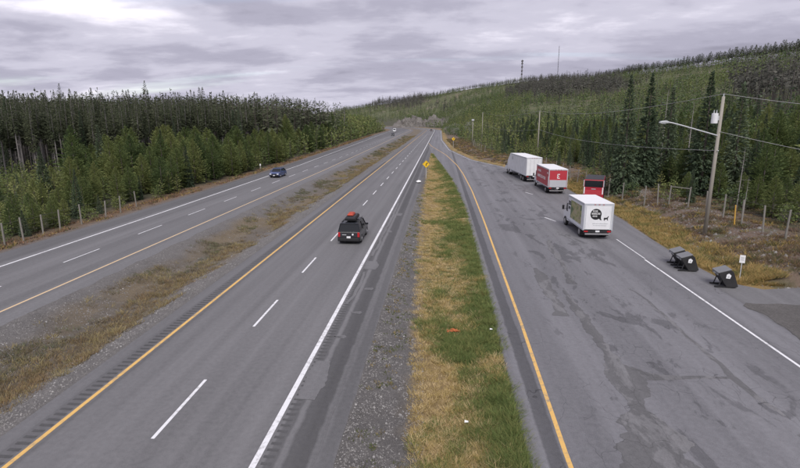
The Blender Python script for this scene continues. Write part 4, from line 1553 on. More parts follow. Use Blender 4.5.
def car(name, L, W, H, paintmat, kind, loc, rz, label, load=None, hood=1.0):
    e = empty(name, loc, rz, label, 'car')
    hl = L / 2
    wb = L * 0.295
    rw = 0.36 if kind == 'suv' else 0.32
    belt = 0.60 * H if kind == 'suv' else 0.62 * H
    zb = 0.26
    low = [(-hl, zb + 0.02)] + [p for p in arch_profile([], (-wb - 0.02, wb + 0.08), rw + 0.07, zb)] + [(hl - 0.05, zb + 0.02), (hl, zb + 0.22), (hl - 0.03, belt * 0.80), (hl - 0.25, belt * 0.90),
                                                                                       (hl - L * 0.235, belt + 0.02), (-hl + 0.10, belt + 0.02), (-hl + 0.02, belt * 0.85), (-hl, zb + 0.3)]
    hw = W / 2
    MB().prism(low, lambda p: hw * (1.0 if p[1] < belt * 0.75 else 0.955)).build('body', paintmat, e, bevel=0.045)
    MB().span(-hw + 0.12, hw - 0.12, -hl + 0.25, hl - 0.25, 0.18, zb + 0.22).build('underbody', 'black_plastic', e)
    # greenhouse
    yf = hl - L * 0.235; yr = -hl + (0.14 if kind == 'suv' else 0.30)
    g0, g1 = (yf, belt), (yr, belt)
    t0, t1 = (yf - (0.62 if kind == 'suv' else 0.85), H - 0.05), (yr + (0.22 if kind == 'suv' else 0.75), H - 0.05)
    MB().prism([g1, g0, t0, t1], lambda p: hw * (0.945 if p[1] < belt + 0.1 else 0.78)).build('window_glass', 'glass', e, bevel=0.02)
    MB().prism([(t1[0] - 0.10, H - 0.075), (t0[0] + 0.03, H - 0.075), (t0[0] - 0.06, H), (t1[0], H)], hw * 0.79).build('roof', paintmat, e, bevel=0.03)
    for s in (-1, 1):
        for (a, b) in ((g0, t0), (g1, t1), (((g0[0] + g1[0]) / 2 - 0.1, belt), ((t0[0] + t1[0]) / 2 - 0.05, H - 0.05))):
            MB().tube((s * hw * 0.95, a[0], a[1]), (s * hw * 0.79, b[0], b[1]), 0.04, n=6).build('pillar', paintmat, e)
        mr = MB().box((s * (hw + 0.12), yf - 0.35, belt + 0.10), (0.22, 0.12, 0.16)).build('mirror', paintmat, e, bevel=0.03)
        MB().span(s * hw - 0.012, s * hw + 0.012, -0.16, 0.02, belt * 0.86, belt * 0.86 + 0.035).build('door_handle', 'black_plastic', e)
        # lights
        MB().span(s * hw * 0.70 - 0.17, s * hw * 0.70 + 0.17, hl - 0.09, hl + 0.012, belt * 0.62, belt * 0.78).build('headlight', 'lamp_clear', e, bevel=0.02)
        MB().span(s * hw * 0.86 - 0.09, s * hw * 0.86 + 0.09, -hl - 0.015, -hl + 0.12, belt * 0.62, belt * 0.98).build('tail_light', 'tail_red', e, bevel=0.02)
        for yw in (-wb - 0.02, wb + 0.08):
            wheel(e, s * (hw - 0.11), yw, rw, 0.22)
    MB().span(-hw * 0.92, hw * 0.92, -hl - 0.07, -hl + 0.1, zb + 0.06, zb + 0.30).build('rear_bumper', 'black_plastic' if kind == 'suv' else paintmat, e, bevel=0.03)
    MB().span(-hw * 0.92, hw * 0.92, hl - 0.1, hl + 0.06, zb + 0.04, zb + 0.26).build('front_bumper', 'black_plastic', e, bevel=0.03)
    MB().span(-hw * 0.52, hw * 0.52, hl - 0.05, hl + 0.016, belt * 0.58, belt * 0.76).build('grille', 'black_plastic', e)
    MB().span(-0.16, 0.16, -hl - 0.082, -hl - 0.06, zb + 0.30, zb + 0.46).build('number_plate', 'plate', e)
    MB().span(-0.16, 0.16, hl + 0.055, hl + 0.075, zb + 0.10, zb + 0.24).build('number_plate', 'plate', e)
    return e, dict(hl=hl, hw=hw, belt=belt, t0=t0, t1=t1, zb=zb)


suv, q = car('dark_suv', 4.6, 1.86, 1.74, 'black_paint', 'suv', (-7.35, 41.6, 0.0), 0.0, 'black sport utility vehicle with roof load driving away in the right lane')
MB().span(-0.86, 0.86, -2.31, -2.285, 0.62, 1.0).build('tailgate', 'dark_car', suv, bevel=0.01)
MB().tube((0.33, -2.335, 0.86), (0.33, -2.30, 0.86), 0.075, n=14).build('badge', 'plate', suv)
MB().span(-0.55, -0.20, -2.325, -2.30, 0.80, 0.86).build('badge', 'galv', suv)
for s in (-1, 1):
    MB().tube((s * 0.66, -1.75, 1.79), (s * 0.66, 0.85, 1.79), 0.025, n=8).build('roof_rail', 'black_plastic', suv)
    for y in (-1.3, 0.3):
        MB().tube((s * 0.66, y, 1.70), (s * 0.66, y, 1.80), 0.03, n=8).build('rail_foot', 'black_plastic', suv)
for y in (-1.2, 0.2):
    MB().tube((-0.68, y, 1.81), (0.68, y, 1.81), 0.022, n=8).build('cross_bar', 'black_plastic', suv)
bx = MB().prism([(-1.55, 1.84), (0.5, 1.84), (0.72, 1.95), (0.4, 2.14), (-1.3, 2.16), (-1.6, 2.05)], lambda p: 0.44 if p[1] < 2.1 else 0.38).build('roof_box', 'black_plastic', suv, bevel=0.04)
rb = MB().prism([(-0.75, 0.0), (0.55, 0.0), (0.72, 0.10), (0.45, 0.24), (-0.2, 0.27), (-0.7, 0.22), (-0.85, 0.10)], lambda p: 0.33 if p[1] < 0.2 else 0.22).build('red_bag', 'orange_red', None, bevel=0.05, smooth=True, loc=(-7.42, 41.1, 2.155))
rb.scale = (0.8, 0.8, 0.85)
tag(rb, 'orange-red soft bag tied on top of the black vehicle', 'bag')

blue, q = car('blue_car', 4.45, 1.80, 1.52, 'blue_paint', 'sedan', (-28.9, 87.4, 0.0), math.pi, 'blue car coming towards the camera on the left carriageway')
farc, q = car('dark_car', 4.4, 1.8, 1.5, 'dark_car', 'sedan', (-29.2, 309, 0.0), math.pi, 'small dark car far away on the left carriageway')
farc2, q = car('dark_car', 4.5, 1.85, 1.6, 'dark_car', 'sedan', (-8.2, 436, 0.0), 0.0, 'tiny dark car far ahead at the bend of the main carriageway')


def text_strokes(parent, name, mat, rects, axis, at, proud=0.006):
    """flat lettering strokes: rects (u0,u1,z0,z1) on the plane x=at or y=at"""
    mb = MB()
    for (a, b, c0, c1) in rects:
        if axis == 'x':
            mb.span(at - proud, at + proud, min(a, b), max(a, b), c0, c1)
        else:
            mb.span(min(a, b), max(a, b), at - proud, at + proud, c0, c1)
    o = mb.build(name, mat, parent)
    return o


def letters(u0, u1, z0, z1, n, seed, d=1):
    """a run of n letter-like glyphs built from strokes"""
    r = random.Random(seed)
    out = []
    w = (u1 - u0) / n
    st = (z1 - z0) * 0.22
    for i in range(n):
        a = u0 + i * w + 0.1 * w; b = a + 0.72 * w
        out.append((a, a + 0.26 * w, z0, z1))
        if r.random() < 0.8:
            out.append((a, b, z1 - st, z1))
        if r.random() < 0.6:
            out.append((a, b, z0, z0 + st))
        if r.random() < 0.5:
            out.append((a, b, (z0 + z1) / 2 - st / 2, (z0 + z1) / 2 + st / 2))
        if r.random() < 0.5:
            out.append((b - 0.24 * w, b, z0, z1))
    return out


def truck(name, loc, rz, label, box_len, W, H, z0, cab_len, side, roofm, doorm, cabm, cab_h=2.35, rear_axle=1.6):
    """straight box truck; local origin at the rear end on the ground, +Y forward"""
    e = empty(name, loc, rz, label, 'truck')
    hw = W / 2
    MB().span(-hw, hw, 0.03, box_len, z0, H - 0.03).build('box_body', side, e, bevel=0.02)
    MB().span(-hw - 0.02, hw + 0.02, -0.015, box_len + 0.03, H - 0.029, H + 0.02).build('box_roof', roofm, e, bevel=0.012)
    for s in (-1, 1):
        MB().span(s * (hw - 0.03) - 0.05, s * (hw - 0.03) + 0.05, -0.03, 0.05, z0 - 0.04, H - 0.032).build('corner_post', 'silver_panel', e)
        MB().span(s * hw - 0.03, s * hw + 0.03, 0.06, box_len, z0 - 0.07, z0 + 0.06).build('bottom_rail', 'silver_panel', e)
        MB().span(s * hw - 0.022, s * hw + 0.022, 0.06, box_len, H - 0.16, H - 0.032).build('top_rail', 'silver_panel', e)
        MB().span(s * 0.42 - 0.05, s * 0.42 + 0.05, 0.1, box_len + cab_len * 0.6, z0 - 0.32, z0 - 0.08).build('chassis_rail', 'black_plastic', e)
    MB().span(-hw + 0.05, hw - 0.05, -0.032, 0.04, H - 0.16, H - 0.033).build('rear_header', 'silver_panel', e)
    d = MB().span(-hw + 0.09, hw - 0.09, -0.012, 0.029, z0 + 0.03, H - 0.165).build('rear_door', doorm, e)
    for xm in (-0.35, 0.0, 0.35):
        MB().span(xm - 0.07, xm + 0.07, -0.045, -0.030, H - 0.12, H - 0.075).build('marker_light', 'tail_red', e)
    # cab
    y0 = box_len + 0.12; y1 = box_len + cab_len
    ch = cab_h
    MB().prism([(y0, 0.55), (y1 - 0.05, 0.55), (y1, 0.75), (y1 - 0.03, 1.25), (y1 - cab_len * 0.22, 1.42), (y1 - cab_len * 0.45, ch - 0.06), (y1 - cab_len * 0.55, ch), (y0, ch)], lambda p: hw * (0.90 if p[1] < 1.5 else 0.82)).build('cab', cabm, e, bevel=0.05)
    MB().prism([(y1 - cab_len * 0.205, 1.45), (y1 - cab_len * 0.185, 1.45), (y1 - cab_len * 0.425, ch - 0.10), (y1 - cab_len * 0.445, ch - 0.10)], hw * 0.76).build('windscreen', 'glass', e)
    for s in (-1, 1):
        MB().prism([(y0 + 0.25, 1.42), (y1 - cab_len * 0.30, 1.42), (y1 - cab_len * 0.48, ch - 0.14), (y0 + 0.25, ch - 0.14)], 0.012, off=s * hw * 0.875).build('side_window', 'glass', e)
        mr = MB().box((s * (hw + 0.16), y1 - cab_len * 0.42, 1.75), (0.20, 0.10, 0.42)).build('mirror', 'black_plastic', e, bevel=0.02)
        MB().tube((s * (hw - 0.15), y1 - cab_len * 0.40, 1.6), (s * (hw + 0.16), y1 - cab_len * 0.42, 1.6), 0.02, n=6).build('mirror_arm', 'black_plastic', mr)
        MB().span(s * hw * 0.68 - 0.15, s * hw * 0.68 + 0.15, y1 - 0.06, y1 + 0.015, 0.78, 0.98).build('headlight', 'lamp_clear', e)
        wheel(e, s * (hw - 0.20), y1 - cab_len * 0.42, 0.44, 0.26)
        wheel(e, s * (hw - 0.18), rear_axle, 0.44, 0.25, dual=True)
        MB().span(s * (hw - 0.30) - 0.24, s * (hw - 0.30) + 0.24, rear_axle - 0.68, rear_axle - 0.66, 0.22, z0 - 0.05).build('mud_flap', 'black_plastic', e)
        MB().span(s * (hw - 0.25) - 0.16, s * (hw - 0.25) + 0.16, -0.045, 0.0, z0 - 0.20, z0 - 0.085).build('tail_light', 'tail_red', e)
    MB().span(-hw + 0.06, hw - 0.06, -0.03, 0.14, z0 - 0.24, z0 - 0.05).build('rear_beam', 'black_plastic', e)
    MB().span(-hw + 0.18, hw - 0.18, -0.06, 0.05, 0.42, 0.55).build('rear_bumper', 'steel', e, bevel=0.01)
    for s in (-1, 1):
        MB().span(s * 0.7 - 0.04, s * 0.7 + 0.04, -0.02, 0.05, 0.5, z0 - 0.2).build('bumper_bracket', 'black_plastic', e)
    MB().span(-hw * 0.88, hw * 0.88, y1 - 0.1, y1 + 0.06, 0.45, 0.68).build('front_bumper', 'steel', e, bevel=0.03)
    MB().span(-0.17, 0.17, -0.055, -0.031, z0 - 0.20, z0 - 0.06).build('number_plate', 'plate', e)
    MB().tube((-0.55, box_len * 0.55, 0.62), (-0.55, box_len * 0.55 + 0.9, 0.62), 0.24, n=14).build('fuel_tank', 'steel', e)
    return e


# white delivery truck, nearest
wt = truck('box_truck', (13.42, 42.75, 0.0), R(1.0), 'white box truck with round black emblem on its rear door, nearest of the parked trucks', 5.0, 2.42, 3.12, 0.86, 1.9, 'white_paint', 'roof_white', 'white_paint', 'white_paint', rear_axle=1.25)
MB().span(-1.226, -1.214, 0.75, 4.05, 1.15, 2.78).build('side_print', 'printed_panel', wt)
text_strokes(wt, 'side_lettering', 'logo_black', letters(4.15, 4.85, 2.25, 2.62, 3, 4) + letters(4.15, 4.8, 1.85, 2.1, 3, 5), 'x', -1.222)
# round black emblem with its tail
cx0, cz0, r0 = -0.22, 2.20, 0.46
prof = [(cx0 + r0 * math.cos(a), cz0 + r0 * 1.02 * math.sin(a)) for a in np.linspace(-0.35, 2 * math.pi - 0.95, 40)]
prof += [(cx0 + 0.36, cz0 - 0.48), (cx0 + 0.50, cz0 - 0.52), (cx0 + 0.43, cz0 - 0.34)]
em = MB().prism(prof, 0.005, axis='y', off=-0.018).build('emblem', 'logo_black', wt)
text_strokes(em, 'emblem_lettering', 'logo_white', letters(-0.50, -0.08, 2.40, 2.54, 4, 1) + letters(-0.58, 0.14, 2.17, 2.33, 6, 2) + letters(-0.50, -0.10, 1.97, 2.10, 3, 3), 'y', -0.026, 0.004)
# small running figure beside the emblem
MB().prism([(0.47, 1.66), (0.52, 1.66), (0.56, 1.76), (0.70, 1.79), (0.77, 1.66), (0.81, 1.67), (0.78, 1.84), (0.82, 1.97), (0.86, 2.02), (0.80, 2.06), (0.74, 1.95), (0.60, 1.90), (0.50, 1.92), (0.44, 1.86)], 0.005, axis='y', off=-0.018).build('running_figure', 'logo_black', wt)
text_strokes(wt, 'rear_lettering', 'galv', letters(-0.45, 0.85, 1.36, 1.42, 22, 11) + letters(-0.40, 0.70, 1.20, 1.25, 20, 12), 'y', -0.016, 0.004)
for x in (-1.05, 1.05):
    MB().span(x - 0.02, x + 0.02, -0.03, -0.013, 0.95, 2.9).build('door_bar', 'silver_panel', wt)

# red truck
rtk = truck('box_truck', (16.0, 69.3, 0.0), R(1.2), 'red box truck with pale roof and half grey rear lift gate', 8.0, 2.5, 3.42, 0.98, 2.1, 'red_paint', 'roof_white', 'red_paint', 'white_paint', cab_h=2.5, rear_axle=1.9)
MB().span(-1.12, 1.12, -0.075, -0.035, 0.98, 1.95).build('lift_gate', 'silver_panel', rtk, bevel=0.01)
text_strokes(rtk, 'rear_emblem', 'logo_white', [(-0.14, -0.04, 2.15, 2.78), (-0.14, 0.22, 2.68, 2.78), (-0.14, 0.12, 2.42, 2.52), (-0.14, 0.22, 2.15, 2.25)], 'y', -0.016, 0.004)
text_strokes(rtk, 'side_lettering', 'logo_white', letters(7.0, 4.9, 2.55, 2.85, 5, 21) + letters(7.2, 1.9, 1.75, 2.15, 11, 22) + letters(1.1, 0.4, 2.7, 2.95, 1, 23), 'x', -1.256)
text_strokes(rtk, 'side_stripe', 'logo_white', [(0.22, 0.42, 1.1, 2.4)], 'x', -1.2565)

# white articulated truck, farthest
e = truck('trailer_truck', (15.1, 82.3, 0.0), R(5.2), 'long white truck with sleeper cab, farthest of the parked trucks', 11.0, 2.5, 4.0, 1.1, 5.4, 'white_paint', 'roof_white', 'white_paint', 'white_paint', cab_h=2.6, rear_axle=2.1)
MB().prism([(11.25, 1.2), (13.9, 1.2), (13.9, 2.5), (13.3, 3.15), (12.3, 3.95), (11.35, 3.95)], lambda p: 1.2 if p[1] < 3 else 1.08).build('sleeper', 'white_paint', e, bevel=0.08)
for y in (3.4, 12.4):
    for s in (-1, 1):
        wheel(e, s * 1.06, y, 0.5, 0.26, dual=True)
for x in (-0.62, 0.0, 0.62):
    MB().span(x - 0.018, x + 0.018, -0.04, -0.013, 1.2, 3.7).build('door_bar', 'galv', e)
text_strokes(e, 'side_lettering', 'galv', letters(10.2, 9.0, 3.0, 3.5, 2, 31), 'x', -1.256)
for y in np.arange(1.1, 10.8, 1.22):
    MB().span(-1.262, -1.25, y - 0.02, y + 0.02, 1.2, 3.82).build('panel_seam', 'galv', e)

# dark red truck tucked behind the white one
rv = empty('red_truck', (18.3, 61.0, 0.0), R(-19), 'dark red truck with black rear window, parked half hidden behind the white box truck', 'truck')
MB().prism([(0.0, 0.7), (6.5, 0.7), (6.7, 1.2), (6.6, 1.5), (5.9, 2.75), (5.5, 3.0), (0.06, 3.0), (0.0, 2.9)], lambda p: 1.15 if p[1] < 2 else 1.10).build('body', 'red_gloss', rv, bevel=0.06)
MB().span(-1.02, 1.02, -0.02, 0.03, 2.12, 2.90).build('rear_window', 'glass', rv, bevel=0.02)
MB().span(-0.98, 0.98, -0.022, 0.03, 1.15, 1.75).build('tailgate', 'red_paint', rv, bevel=0.015)
MB().span(-1.06, 1.06, 0.06, 5.45, 3.002, 3.04).build('roof_cover', 'black_plastic', rv, bevel=0.01)
MB().span(-0.25, 0.25, -0.035, -0.018, 1.85, 1.93).build('door_handle', 'galv', rv)
MB().span(-1.0, 1.0, -0.06, 0.05, 0.5, 0.68).build('rear_bumper', 'steel', rv, bevel=0.02)
MB().prism([(5.95, 2.72), (6.62, 1.55), (6.66, 1.56), (5.99, 2.74)], 0.95).build('windscreen', 'glass', rv)
for s in (-1, 1):
    MB().span(s * 1.03 - 0.06, s * 1.03 + 0.06, -0.03, 0.04, 1.3, 2.1).build('tail_light', 'plate', rv)
    MB().span(s * 1.11 - 0.045, s * 1.11 + 0.045, -0.01, 0.05, 2.18, 2.95).build('corner_post', 'silver_panel', rv)
    MB().prism([(4.6, 2.0), (5.8, 2.0), (5.6, 2.7), (4.6, 2.7)], 0.01, off=s * 1.14).build('side_window', 'glass', rv)
    for y in (1.5, 5.4):
        wheel(rv, s * 0.98, y, 0.42, 0.25)
MB().span(1.155, 1.19, 0.25, 6.2, 0.75, 2.85).build('side_panel', 'black_plastic', rv, bevel=0.01)

# distant white van on the left carriageway
van = empty('white_van', (-36.5, 402, 0.0), math.pi, 'tiny white van far up the left carriageway', 'van')
MB().prism([(-3, 0.4), (3, 0.4), (3.1, 1.2), (2.4, 1.5), (1.7, 2.7), (-3, 2.75)], 1.05).build('body', 'white_paint', van, bevel=0.06)
MB().prism([(2.41, 1.53), (2.45, 1.53), (1.80, 2.55), (1.76, 2.55)], 0.9).build('windscreen', 'glass', van)
for s in (-1, 1):
    for y in (-2, 2):
        wheel(van, s * 0.92, y, 0.38, 0.24)


# ------------------------------------------------------------------ bear-proof bins
def waste_bin(x, y, rz, label):
    e = empty('waste_bin', (x, y, 0.012), rz, label, 'waste bin', 'waste bins along the rest area kerb')
    prof = [(0.45, 0.04), (0.62, 0.12), (0.28, 1.02), (0.12, 1.14), (-0.52, 0.92), (-0.50, 0.78), (-0.02, 0.06)]
    MB().prism(prof, 0.44, axis='y').build('body', 'bin_black', e, bevel=0.02)
    MB().prism([(-0.56, 0.925), (0.14, 1.165), (0.125, 1.205), (-0.60, 0.965)], 0.47, axis='y').build('lid', 'bin_lid', e, bevel=0.01)
    MB().prism([(-0.585, 0.78), (-0.555, 0.78), (-0.545, 0.93), (-0.58, 0.95)], 0.40, axis='y').build('loading_flap', 'bin_lid', e)
    MB().box((-0.60, 0.0, 0.84), (0.05, 0.22, 0.04)).build('flap_handle', 'galv', e)
    d = MB().prism([(-0.12, 0.62), (0.10, 0.60), (0.16, 0.80), (0.02, 0.92), (-0.10, 0.85)], 0.004, axis='y', off=-0.446).build('label_panel', 'plate', e)
    MB().prism([(-0.04, 0.68), (0.06, 0.67), (0.05, 0.75), (-0.02, 0.76)], 0.003, axis='y', off=-0.4525).build('label_print', 'galv', d)
    for s in (-1, 1):
        MB().box((-0.28, s * 0.36, 0.05), (0.75, 0.09, 0.08)).build('base_rail', 'black_plastic', e)
        MB().tube((-0.45, s * 0.36, 0.06), (-0.28, s * 0.36, 0.62), 0.035, n=8).build('strut', 'black_plastic', e)
    return e


waste_bin(17.55, 30.9, R(-6), 'black tilted waste bin standing alone beside the small white sign')
waste_bin(16.85, 34.2, R(-4), 'black tilted waste bin, nearer one of the pair')
waste_bin(16.95, 35.55, R(-4), 'black tilted waste bin, farther one of the pair')

# ------------------------------------------------------------------ signs
def gz1(x, y):
    return float(ground_z(np.array([x]), np.array([y]))[0])


def diamond(x, y, h, size, label):
    z = gz1(x, y)
    e = empty('warning_sign', (x, y, z), R(-2), label, 'sign', 'yellow warning signs')
    MB().span(-0.045, 0.045, 0.02, 0.10, -0.2, h).build('post', 'galv', e)
    s = size / math.sqrt(2) * 1.0
    prof = [(0, h - s), (s, h), (0, h + s), (-s, h)]
    p = MB().prism(prof, 0.004, axis='y').build('panel', 'sign_yellow', e)
    k = s * 0.92
    rim = MB()
    pts = [(0, h - k), (k, h), (0, h + k), (-k, h)]
    for a, b in zip(pts, pts[1:] + pts[:1]):
        rim.tube((a[0], -0.006, a[1]), (b[0], -0.006, b[1]), 0.012, n=4)
    rim.build('border', 'logo_black', p)
    MB().prism([(-0.07 * size, h - 0.33 * size), (0.07 * size, h - 0.33 * size), (0.07 * size, h - 0.02 * size), (0.20 * size, h + 0.10 * size), (0.25 * size, h + 0.02 * size), (0.30 * size, h + 0.28 * size),
                (0.05 * size, h + 0.25 * size), (0.12 * size, h + 0.18 * size), (-0.07 * size, h + 0.04 * size)], 0.003, axis='y', off=-0.009).build('symbol', 'logo_black', p)
    return e


diamond(-2.45, 87.5, 2.45, 0.95, 'yellow diamond warning sign on a thin post in the gravel of the gore')
diamond(4.6, 184, 3.0, 0.95, 'small far yellow diamond sign beside the entry lane')
z = gz1(19.2, 32.2)
e = empty('small_sign', (19.2, 32.2, z), R(-25), 'small white sign on a thin post beside the single waste bin', 'sign')
MB().span(-0.025, 0.025, 0.0, 0.04, -0.2, 1.62).build('post', 'galv', e)
p = MB().span(-0.15, 0.15, -0.022, -0.004, 1.15, 1.66).build('panel', 'logo_white', e, bevel=0.008)
text_strokes(p, 'panel_print', 'galv', [(-0.09, 0.09, 1.48, 1.52), (-0.09, 0.07, 1.40, 1.43), (-0.09, 0.09, 1.32, 1.35)], 'y', -0.025, 0.003)

# ------------------------------------------------------------------ litter
z = gz1(-3.4, 80)
rl_ = random.Random(4)
V, F = [], []
for i in range(7):
    for k in range(10):
        a = 6.283 * k / 10; t = i / 6
        r_ = math.sin(math.pi * min(0.97, max(0.04, t * 0.94 + 0.04))) * (0.42 + rl_.uniform(-0.1, 0.1))
        V.append((math.cos(a) * r_ * 1.1, math.sin(a) * r_ * 1.6, t * 0.42 + rl_.uniform(-0.03, 0.03)))
for i in range(6):
    for k in range(10):
        F.append((i * 10 + k, i * 10 + (k + 1) % 10, (i + 1) * 10 + (k + 1) % 10, (i + 1) * 10 + k))
o = MB().add(V, F).build('plastic_bag', 'white_bag', None, smooth=True, loc=(-3.45, 80.5, 0.0))
tag(o, 'crumpled white plastic bag lying on the dark shoulder below the diamond sign', 'bag')
ax, ay = 0.78, 23.3
z = gz1(ax, ay)
V, F = [], []
for i in range(6):
    for j in range(9):
        x = -0.45 + 0.9 * j / 8 + rl_.uniform(-0.03, 0.03); y = -0.22 + 0.44 * i / 5 + rl_.uniform(-0.04, 0.04)
        V.append((x, y, 0.16 + rl_.uniform(-0.07, 0.07) - 0.12 * abs(x)))
for i in range(5):
    for j in range(8):
        F.append((i * 9 + j, i * 9 + j + 1, (i + 1) * 9 + j + 1, (i + 1) * 9 + j))
nv = len(V)
V2 = V + [(a, b, c_ - 0.03) for a, b, c_ in V]
F2 = F + [tuple(nv + i for i in reversed(f)) for f in F]
o = MB().add(V2, F2).build('orange_cloth', 'orange_bag', None, loc=(ax, ay, z))
o.scale = (0.75, 0.7, 0.7)
tag(o, 'crumpled orange litter lying in the straw grass strip', 'litter')
for i, (x, y, lb) in enumerate(((1.05, 15.6, 'tiny white scrap lying in the near straw grass'), (2.6, 23.0, 'small pale scrap at the edge of the green grass'))):
    V3 = [(-0.07, -0.04, 0), (0.06, -0.05, 0.02), (0.07, 0.05, 0.0), (-0.06, 0.05, 0.03), (-0.07, -0.04, 0.015), (0.06, -0.05, 0.035), (0.07, 0.05, 0.015), (-0.06, 0.05, 0.045)]
    o = MB().add(V3, [(0, 3, 2, 1), (4, 5, 6, 7), (0, 1, 5, 4), (1, 2, 6, 5), (2, 3, 7, 6), (3, 0, 4, 7)]).build('paper_scrap', 'white_bag', None, loc=(x, y, gz1(x, y) + 0.13))
    tag(o, lb, 'litter')
# stake on the left verge
z = gz1(-37.8, 103)
e = empty('marker_post', (-37.8, 103, z), 0.3, 'short pale wooden stake on the left verge behind the blue car', 'post')
MB().span(-0.12, 0.12, -0.08, 0.08, -0.2, 1.25).build('stake', 'post_wood', e, bevel=0.02)
MB().span(-0.14, 0.14, -0.1, -0.082, 0.85, 1.2).build('reflector', 'plate', e)
z = gz1(25.4, 45.8)
o = MB().tube((0, 0, -0.3), (-0.12, 0, 1.75), 0.06, 0.05, 8).build('yellow_post', 'post_yellow', None, loc=(25.4, 44.4, gz1(25.4, 44.4)))
tag(o, 'yellow marker post leaning in front of the right fence', 'post')


# ------------------------------------------------------------------ fences
def fence(name, pts, h, label, wires, r=0.075):
    x0, y0 = pts[0]
    e = empty(name, (x0, y0, gz1(x0, y0)), 0, label, 'fence')
    z00 = gz1(x0, y0)
    pm = None
    tops = []
    rr3 = random.Random(len(pts))
    for (x, y) in pts:
        z = gz1(x, y) - z00
        hh = h * rr3.uniform(0.93, 1.05)
        lx, ly = rr3.uniform(-0.06, 0.06), rr3.uniform(-0.06, 0.06)
        if pm is None:
            o = MB().tube((0, 0, -0.4), (0, 0, h), r * 1.05, r * 0.9, 9).build('post', 'post_wood', e, bevel=0.01)
            pm = o.data
        else:
            o = obj('post', pm, e)
        o.location = (x - x0, y - y0, z)
        o.scale = (1, 1, hh / h)
        o.rotation_euler = (lx, ly, rr3.uniform(0, 3))
        tops.append((x - x0, y - y0, z))
    for k in range(wires):
        hz_ = h * (0.15 + 0.78 * k / max(1, wires - 1))
        MB().path([(a, b + 0.08, c_ + hz_) for a, b, c_ in tops], 0.007, 4).build('wire', 'fence_wire', e)
    return e, tops


FR = [(26.4, 33.0), (26.2, 36.2), (26.1, 39.0), (25.9, 41.4), (25.9, 44.3), (25.8, 47.0), (25.9, 50.2), (25.6, 53.2), (24.6, 55.3), (23.9, 56.4), (22.8, 57.2), (21.9, 61.5), (21.7, 66), (21.5, 70.5), (21.4, 75), (21.3, 79.5), (21.3, 84), (21.2, 89), (21.2, 94), (20.6, 100)]
fe, tp = fence('post_fence', FR, 2.25, 'grey wooden post and wire fence along the top of the right bank', 5)
MB().tube((24.6 - 26.4, 55.3 - 33.0, tp[8][2] + 2.0), (25.6 - 26.4, 53.2 - 33, tp[7][2] + 1.95), 0.05, n=7).build('brace_rail', 'post_wood', fe)
FL = [(-36.2, 33.0), (-36.1, 35.4), (-36.0, 37.6), (-35.9, 39.4), (-35.8, 41.5), (-35.5, 43.2), (-35.6, 46.2), (-35.4, 49.6), (-36.0, 53.0), (-36.6, 57)]
fence('post_fence', FL, 1.95, 'weathered wooden post and wire fence along the left verge', 4)
FF = [(13.0, 150), (12.4, 156), (12.2, 162), (12.0, 168), (11.9, 175), (11.8, 182), (12.2, 190), (13, 198)]
fence('post_fence', FF, 2.1, 'short distant row of pale fence posts beside the entry lane', 3, 0.09)


# ------------------------------------------------------------------ power line
def pole(name, x, y, h, label, r=0.15, arm=True, lean=0.0):
    z = gz1(x, y)
    e = empty(name, (x, y, z), 0, label, 'pole', 'wooden power poles')
    MB().tube((0, 0, -0.5), (lean, 0, h), r, r * 0.68, 12).build('shaft', 'pole_wood', e, smooth=True)
    MB().tube((lean, 0, h), (lean, 0, h + 0.22), 0.05, 0.035, 8).build('insulator', 'galv', e)
    if arm:
        MB().tube((lean - 0.02, -0.12, h * 0.62), (lean - 0.02, -0.28, h * 0.62 + 0.04), 0.04, n=8).build('insulator', 'galv', e)
    return e, Vector((x + lean, y, z + h + 0.2)), Vector((x + lean * 0.6, y - 0.2, z + h * 0.62 + 0.03))


p1, t1, l1 = pole('power_pole', 22.2, 42.8, 11.25, 'tall wooden power pole with transformer and street lamp on the right bank', 0.17, lean=0.10)
MB().tube((-0.38, -0.02, 9.15), (-0.38, -0.02, 9.95), 0.24, n=16).build('transformer', 'white_paint', p1, bevel=0.03)
for s in (-0.10, 0.10):
    MB().tube((-0.38 + s, -0.02, 9.95), (-0.38 + s, -0.02, 10.2), 0.045, 0.03, n=8).build('bushing', 'galv', p1)
MB().span(-0.20, -0.05, -0.08, 0.06, 9.4, 9.75).build('mounting_bracket', 'galv', p1)
la = MB().path([(-0.02, -0.05, 8.2), (-1.4, -0.1, 8.58), (-2.8, -0.15, 8.97), (-3.7, -0.18, 9.20), (-4.0, -0.19, 9.24)], 0.055, 8).build('lamp_arm', 'galv', p1)
MB().prism([(-4.70, 9.21), (-4.00, 9.16), (-3.92, 9.28), (-4.15, 9.38), (-4.57, 9.34)], 0.15, axis='y', off=-0.19).build('lamp_head', 'galv', p1, bevel=0.04)
MB().prism([(-4.64, 9.195), (-4.20, 9.16), (-4.25, 9.13), (-4.57, 9.15)], 0.11, axis='y', off=-0.19).build('lamp_lens', 'lamp_clear', p1)
p2, t2, l2 = pole('power_pole', 23.1, 122.6, 10.9, 'plain wooden power pole rising behind the white and red trucks')
p3, t3, l3 = pole('power_pole', 17.6, 219, 12.4, 'distant power pole right of the far sign, taller of two')
p4, t4, l4 = pole('power_pole', 11.2, 181, 9.3, 'distant shorter pole with pale top left of the taller far pole', arm=False)
MB().box((0, -0.15, 9.35), (0.9, 0.3, 0.55)).build('signal_box', 'galv', p4, bevel=0.05)
t5 = Vector(ray_at(930, 113, 62))
l5 = Vector(ray_at(930, 172, 62))
p5, _, _ = pole('power_pole', t5.x, t5.y, t5.z - gz1(t5.x, t5.y) - 0.2, 'power pole just outside the right picture edge', arm=False)


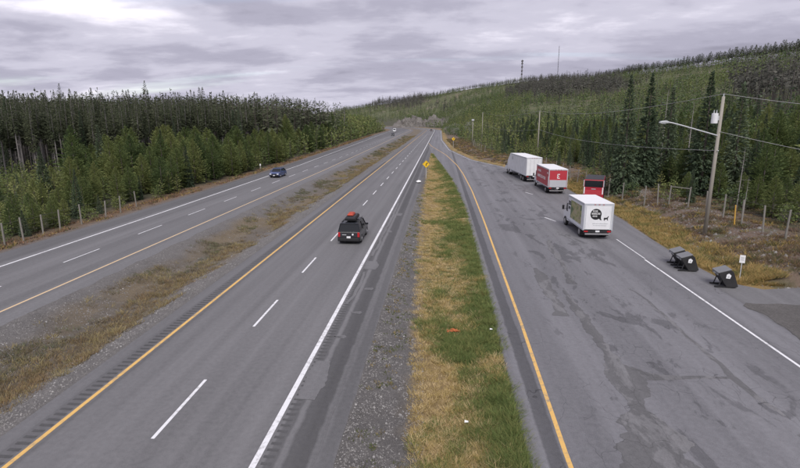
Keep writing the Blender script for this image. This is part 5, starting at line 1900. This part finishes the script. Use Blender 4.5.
def wire(name, a, b, sag, label, parent=None):
    pts = []
    for i in range(25):
        t = i / 24
        p = a.lerp(b, t)
        p.z -= sag * 4 * t * (1 - t)
        pts.append(p)
    o = MB().path(pts, 0.018, 5).build(name, 'wire', None)
    return tag(o, label, 'cable', 'overhead wires')


wire('power_cable', t1, t2, 1.1, 'upper overhead wire from the lamp pole to the pole behind the trucks')
wire('power_cable', l1, l2, 0.9, 'lower overhead wire from the lamp pole to the pole behind the trucks')
wire('power_cable', t2, t3, 1.3, 'upper overhead wire between the pole behind the trucks and the far pole')
wire('power_cable', l2, l3, 1.2, 'lower overhead wire between the pole behind the trucks and the far pole')
wire('power_cable', t1, t5, 0.25, 'upper overhead wire running right from the lamp pole out of view')
wire('power_cable', l1 + Vector((0, 0, 1.5)), l5, 0.2, 'lower overhead wire running right from the lamp pole out of view')


# ------------------------------------------------------------------ towers on the ridge
def tower(name, uu, dd, h, label, w, mat, drums):
    p = ray_at(uu, 100, dd)
    x, y = float(p[0]), float(p[1])
    z = float(ground_z(np.array([x]), np.array([y]), False)[0])
    e = empty(name, (x, y, z), 0, label, 'tower')
    legs = [(math.cos(a) * w, math.sin(a) * w) for a in (0.5, 2.6, 4.7)]
    for lx, ly in legs:
        MB().tube((lx, ly, -3), (lx * 0.45, ly * 0.45, h), w * 0.16, n=6).build('leg', mat, e)
    br = MB()
    n = 14
    for k in range(n):
        za, zb = h * k / n, h * (k + 1) / n
        for i in range(3):
            fa, fb = 1 - 0.55 * za / h, 1 - 0.55 * zb / h
            a = legs[i]; b = legs[(i + 1) % 3]
            br.tube((a[0] * fa, a[1] * fa, za), (b[0] * fb, b[1] * fb, zb), w * 0.09, n=4)
    br.build('bracing', mat, e)
    for zz_, rr_ in drums:
        MB().tube((0, -w * 1.1, zz_), (0, w * 1.1, zz_), rr_, n=12).build('antenna_dish', mat, e)
    MB().tube((0, 0, h), (0, 0, h * 1.04), w * 0.12, n=6).build('tip', mat, e)
    return e


tower('radio_tower', 520.5, 1140, 45, 'short dark lattice tower with dishes on the ridge', 1.5, 'tower_steel', ((43, 2.2), (38, 1.9), (31, 1.9), (23, 1.7), (16, 1.7)))
tower('radio_mast', 556, 1040, 62, 'tall thin radio mast on the ridge', 0.75, 'tower_steel', ())
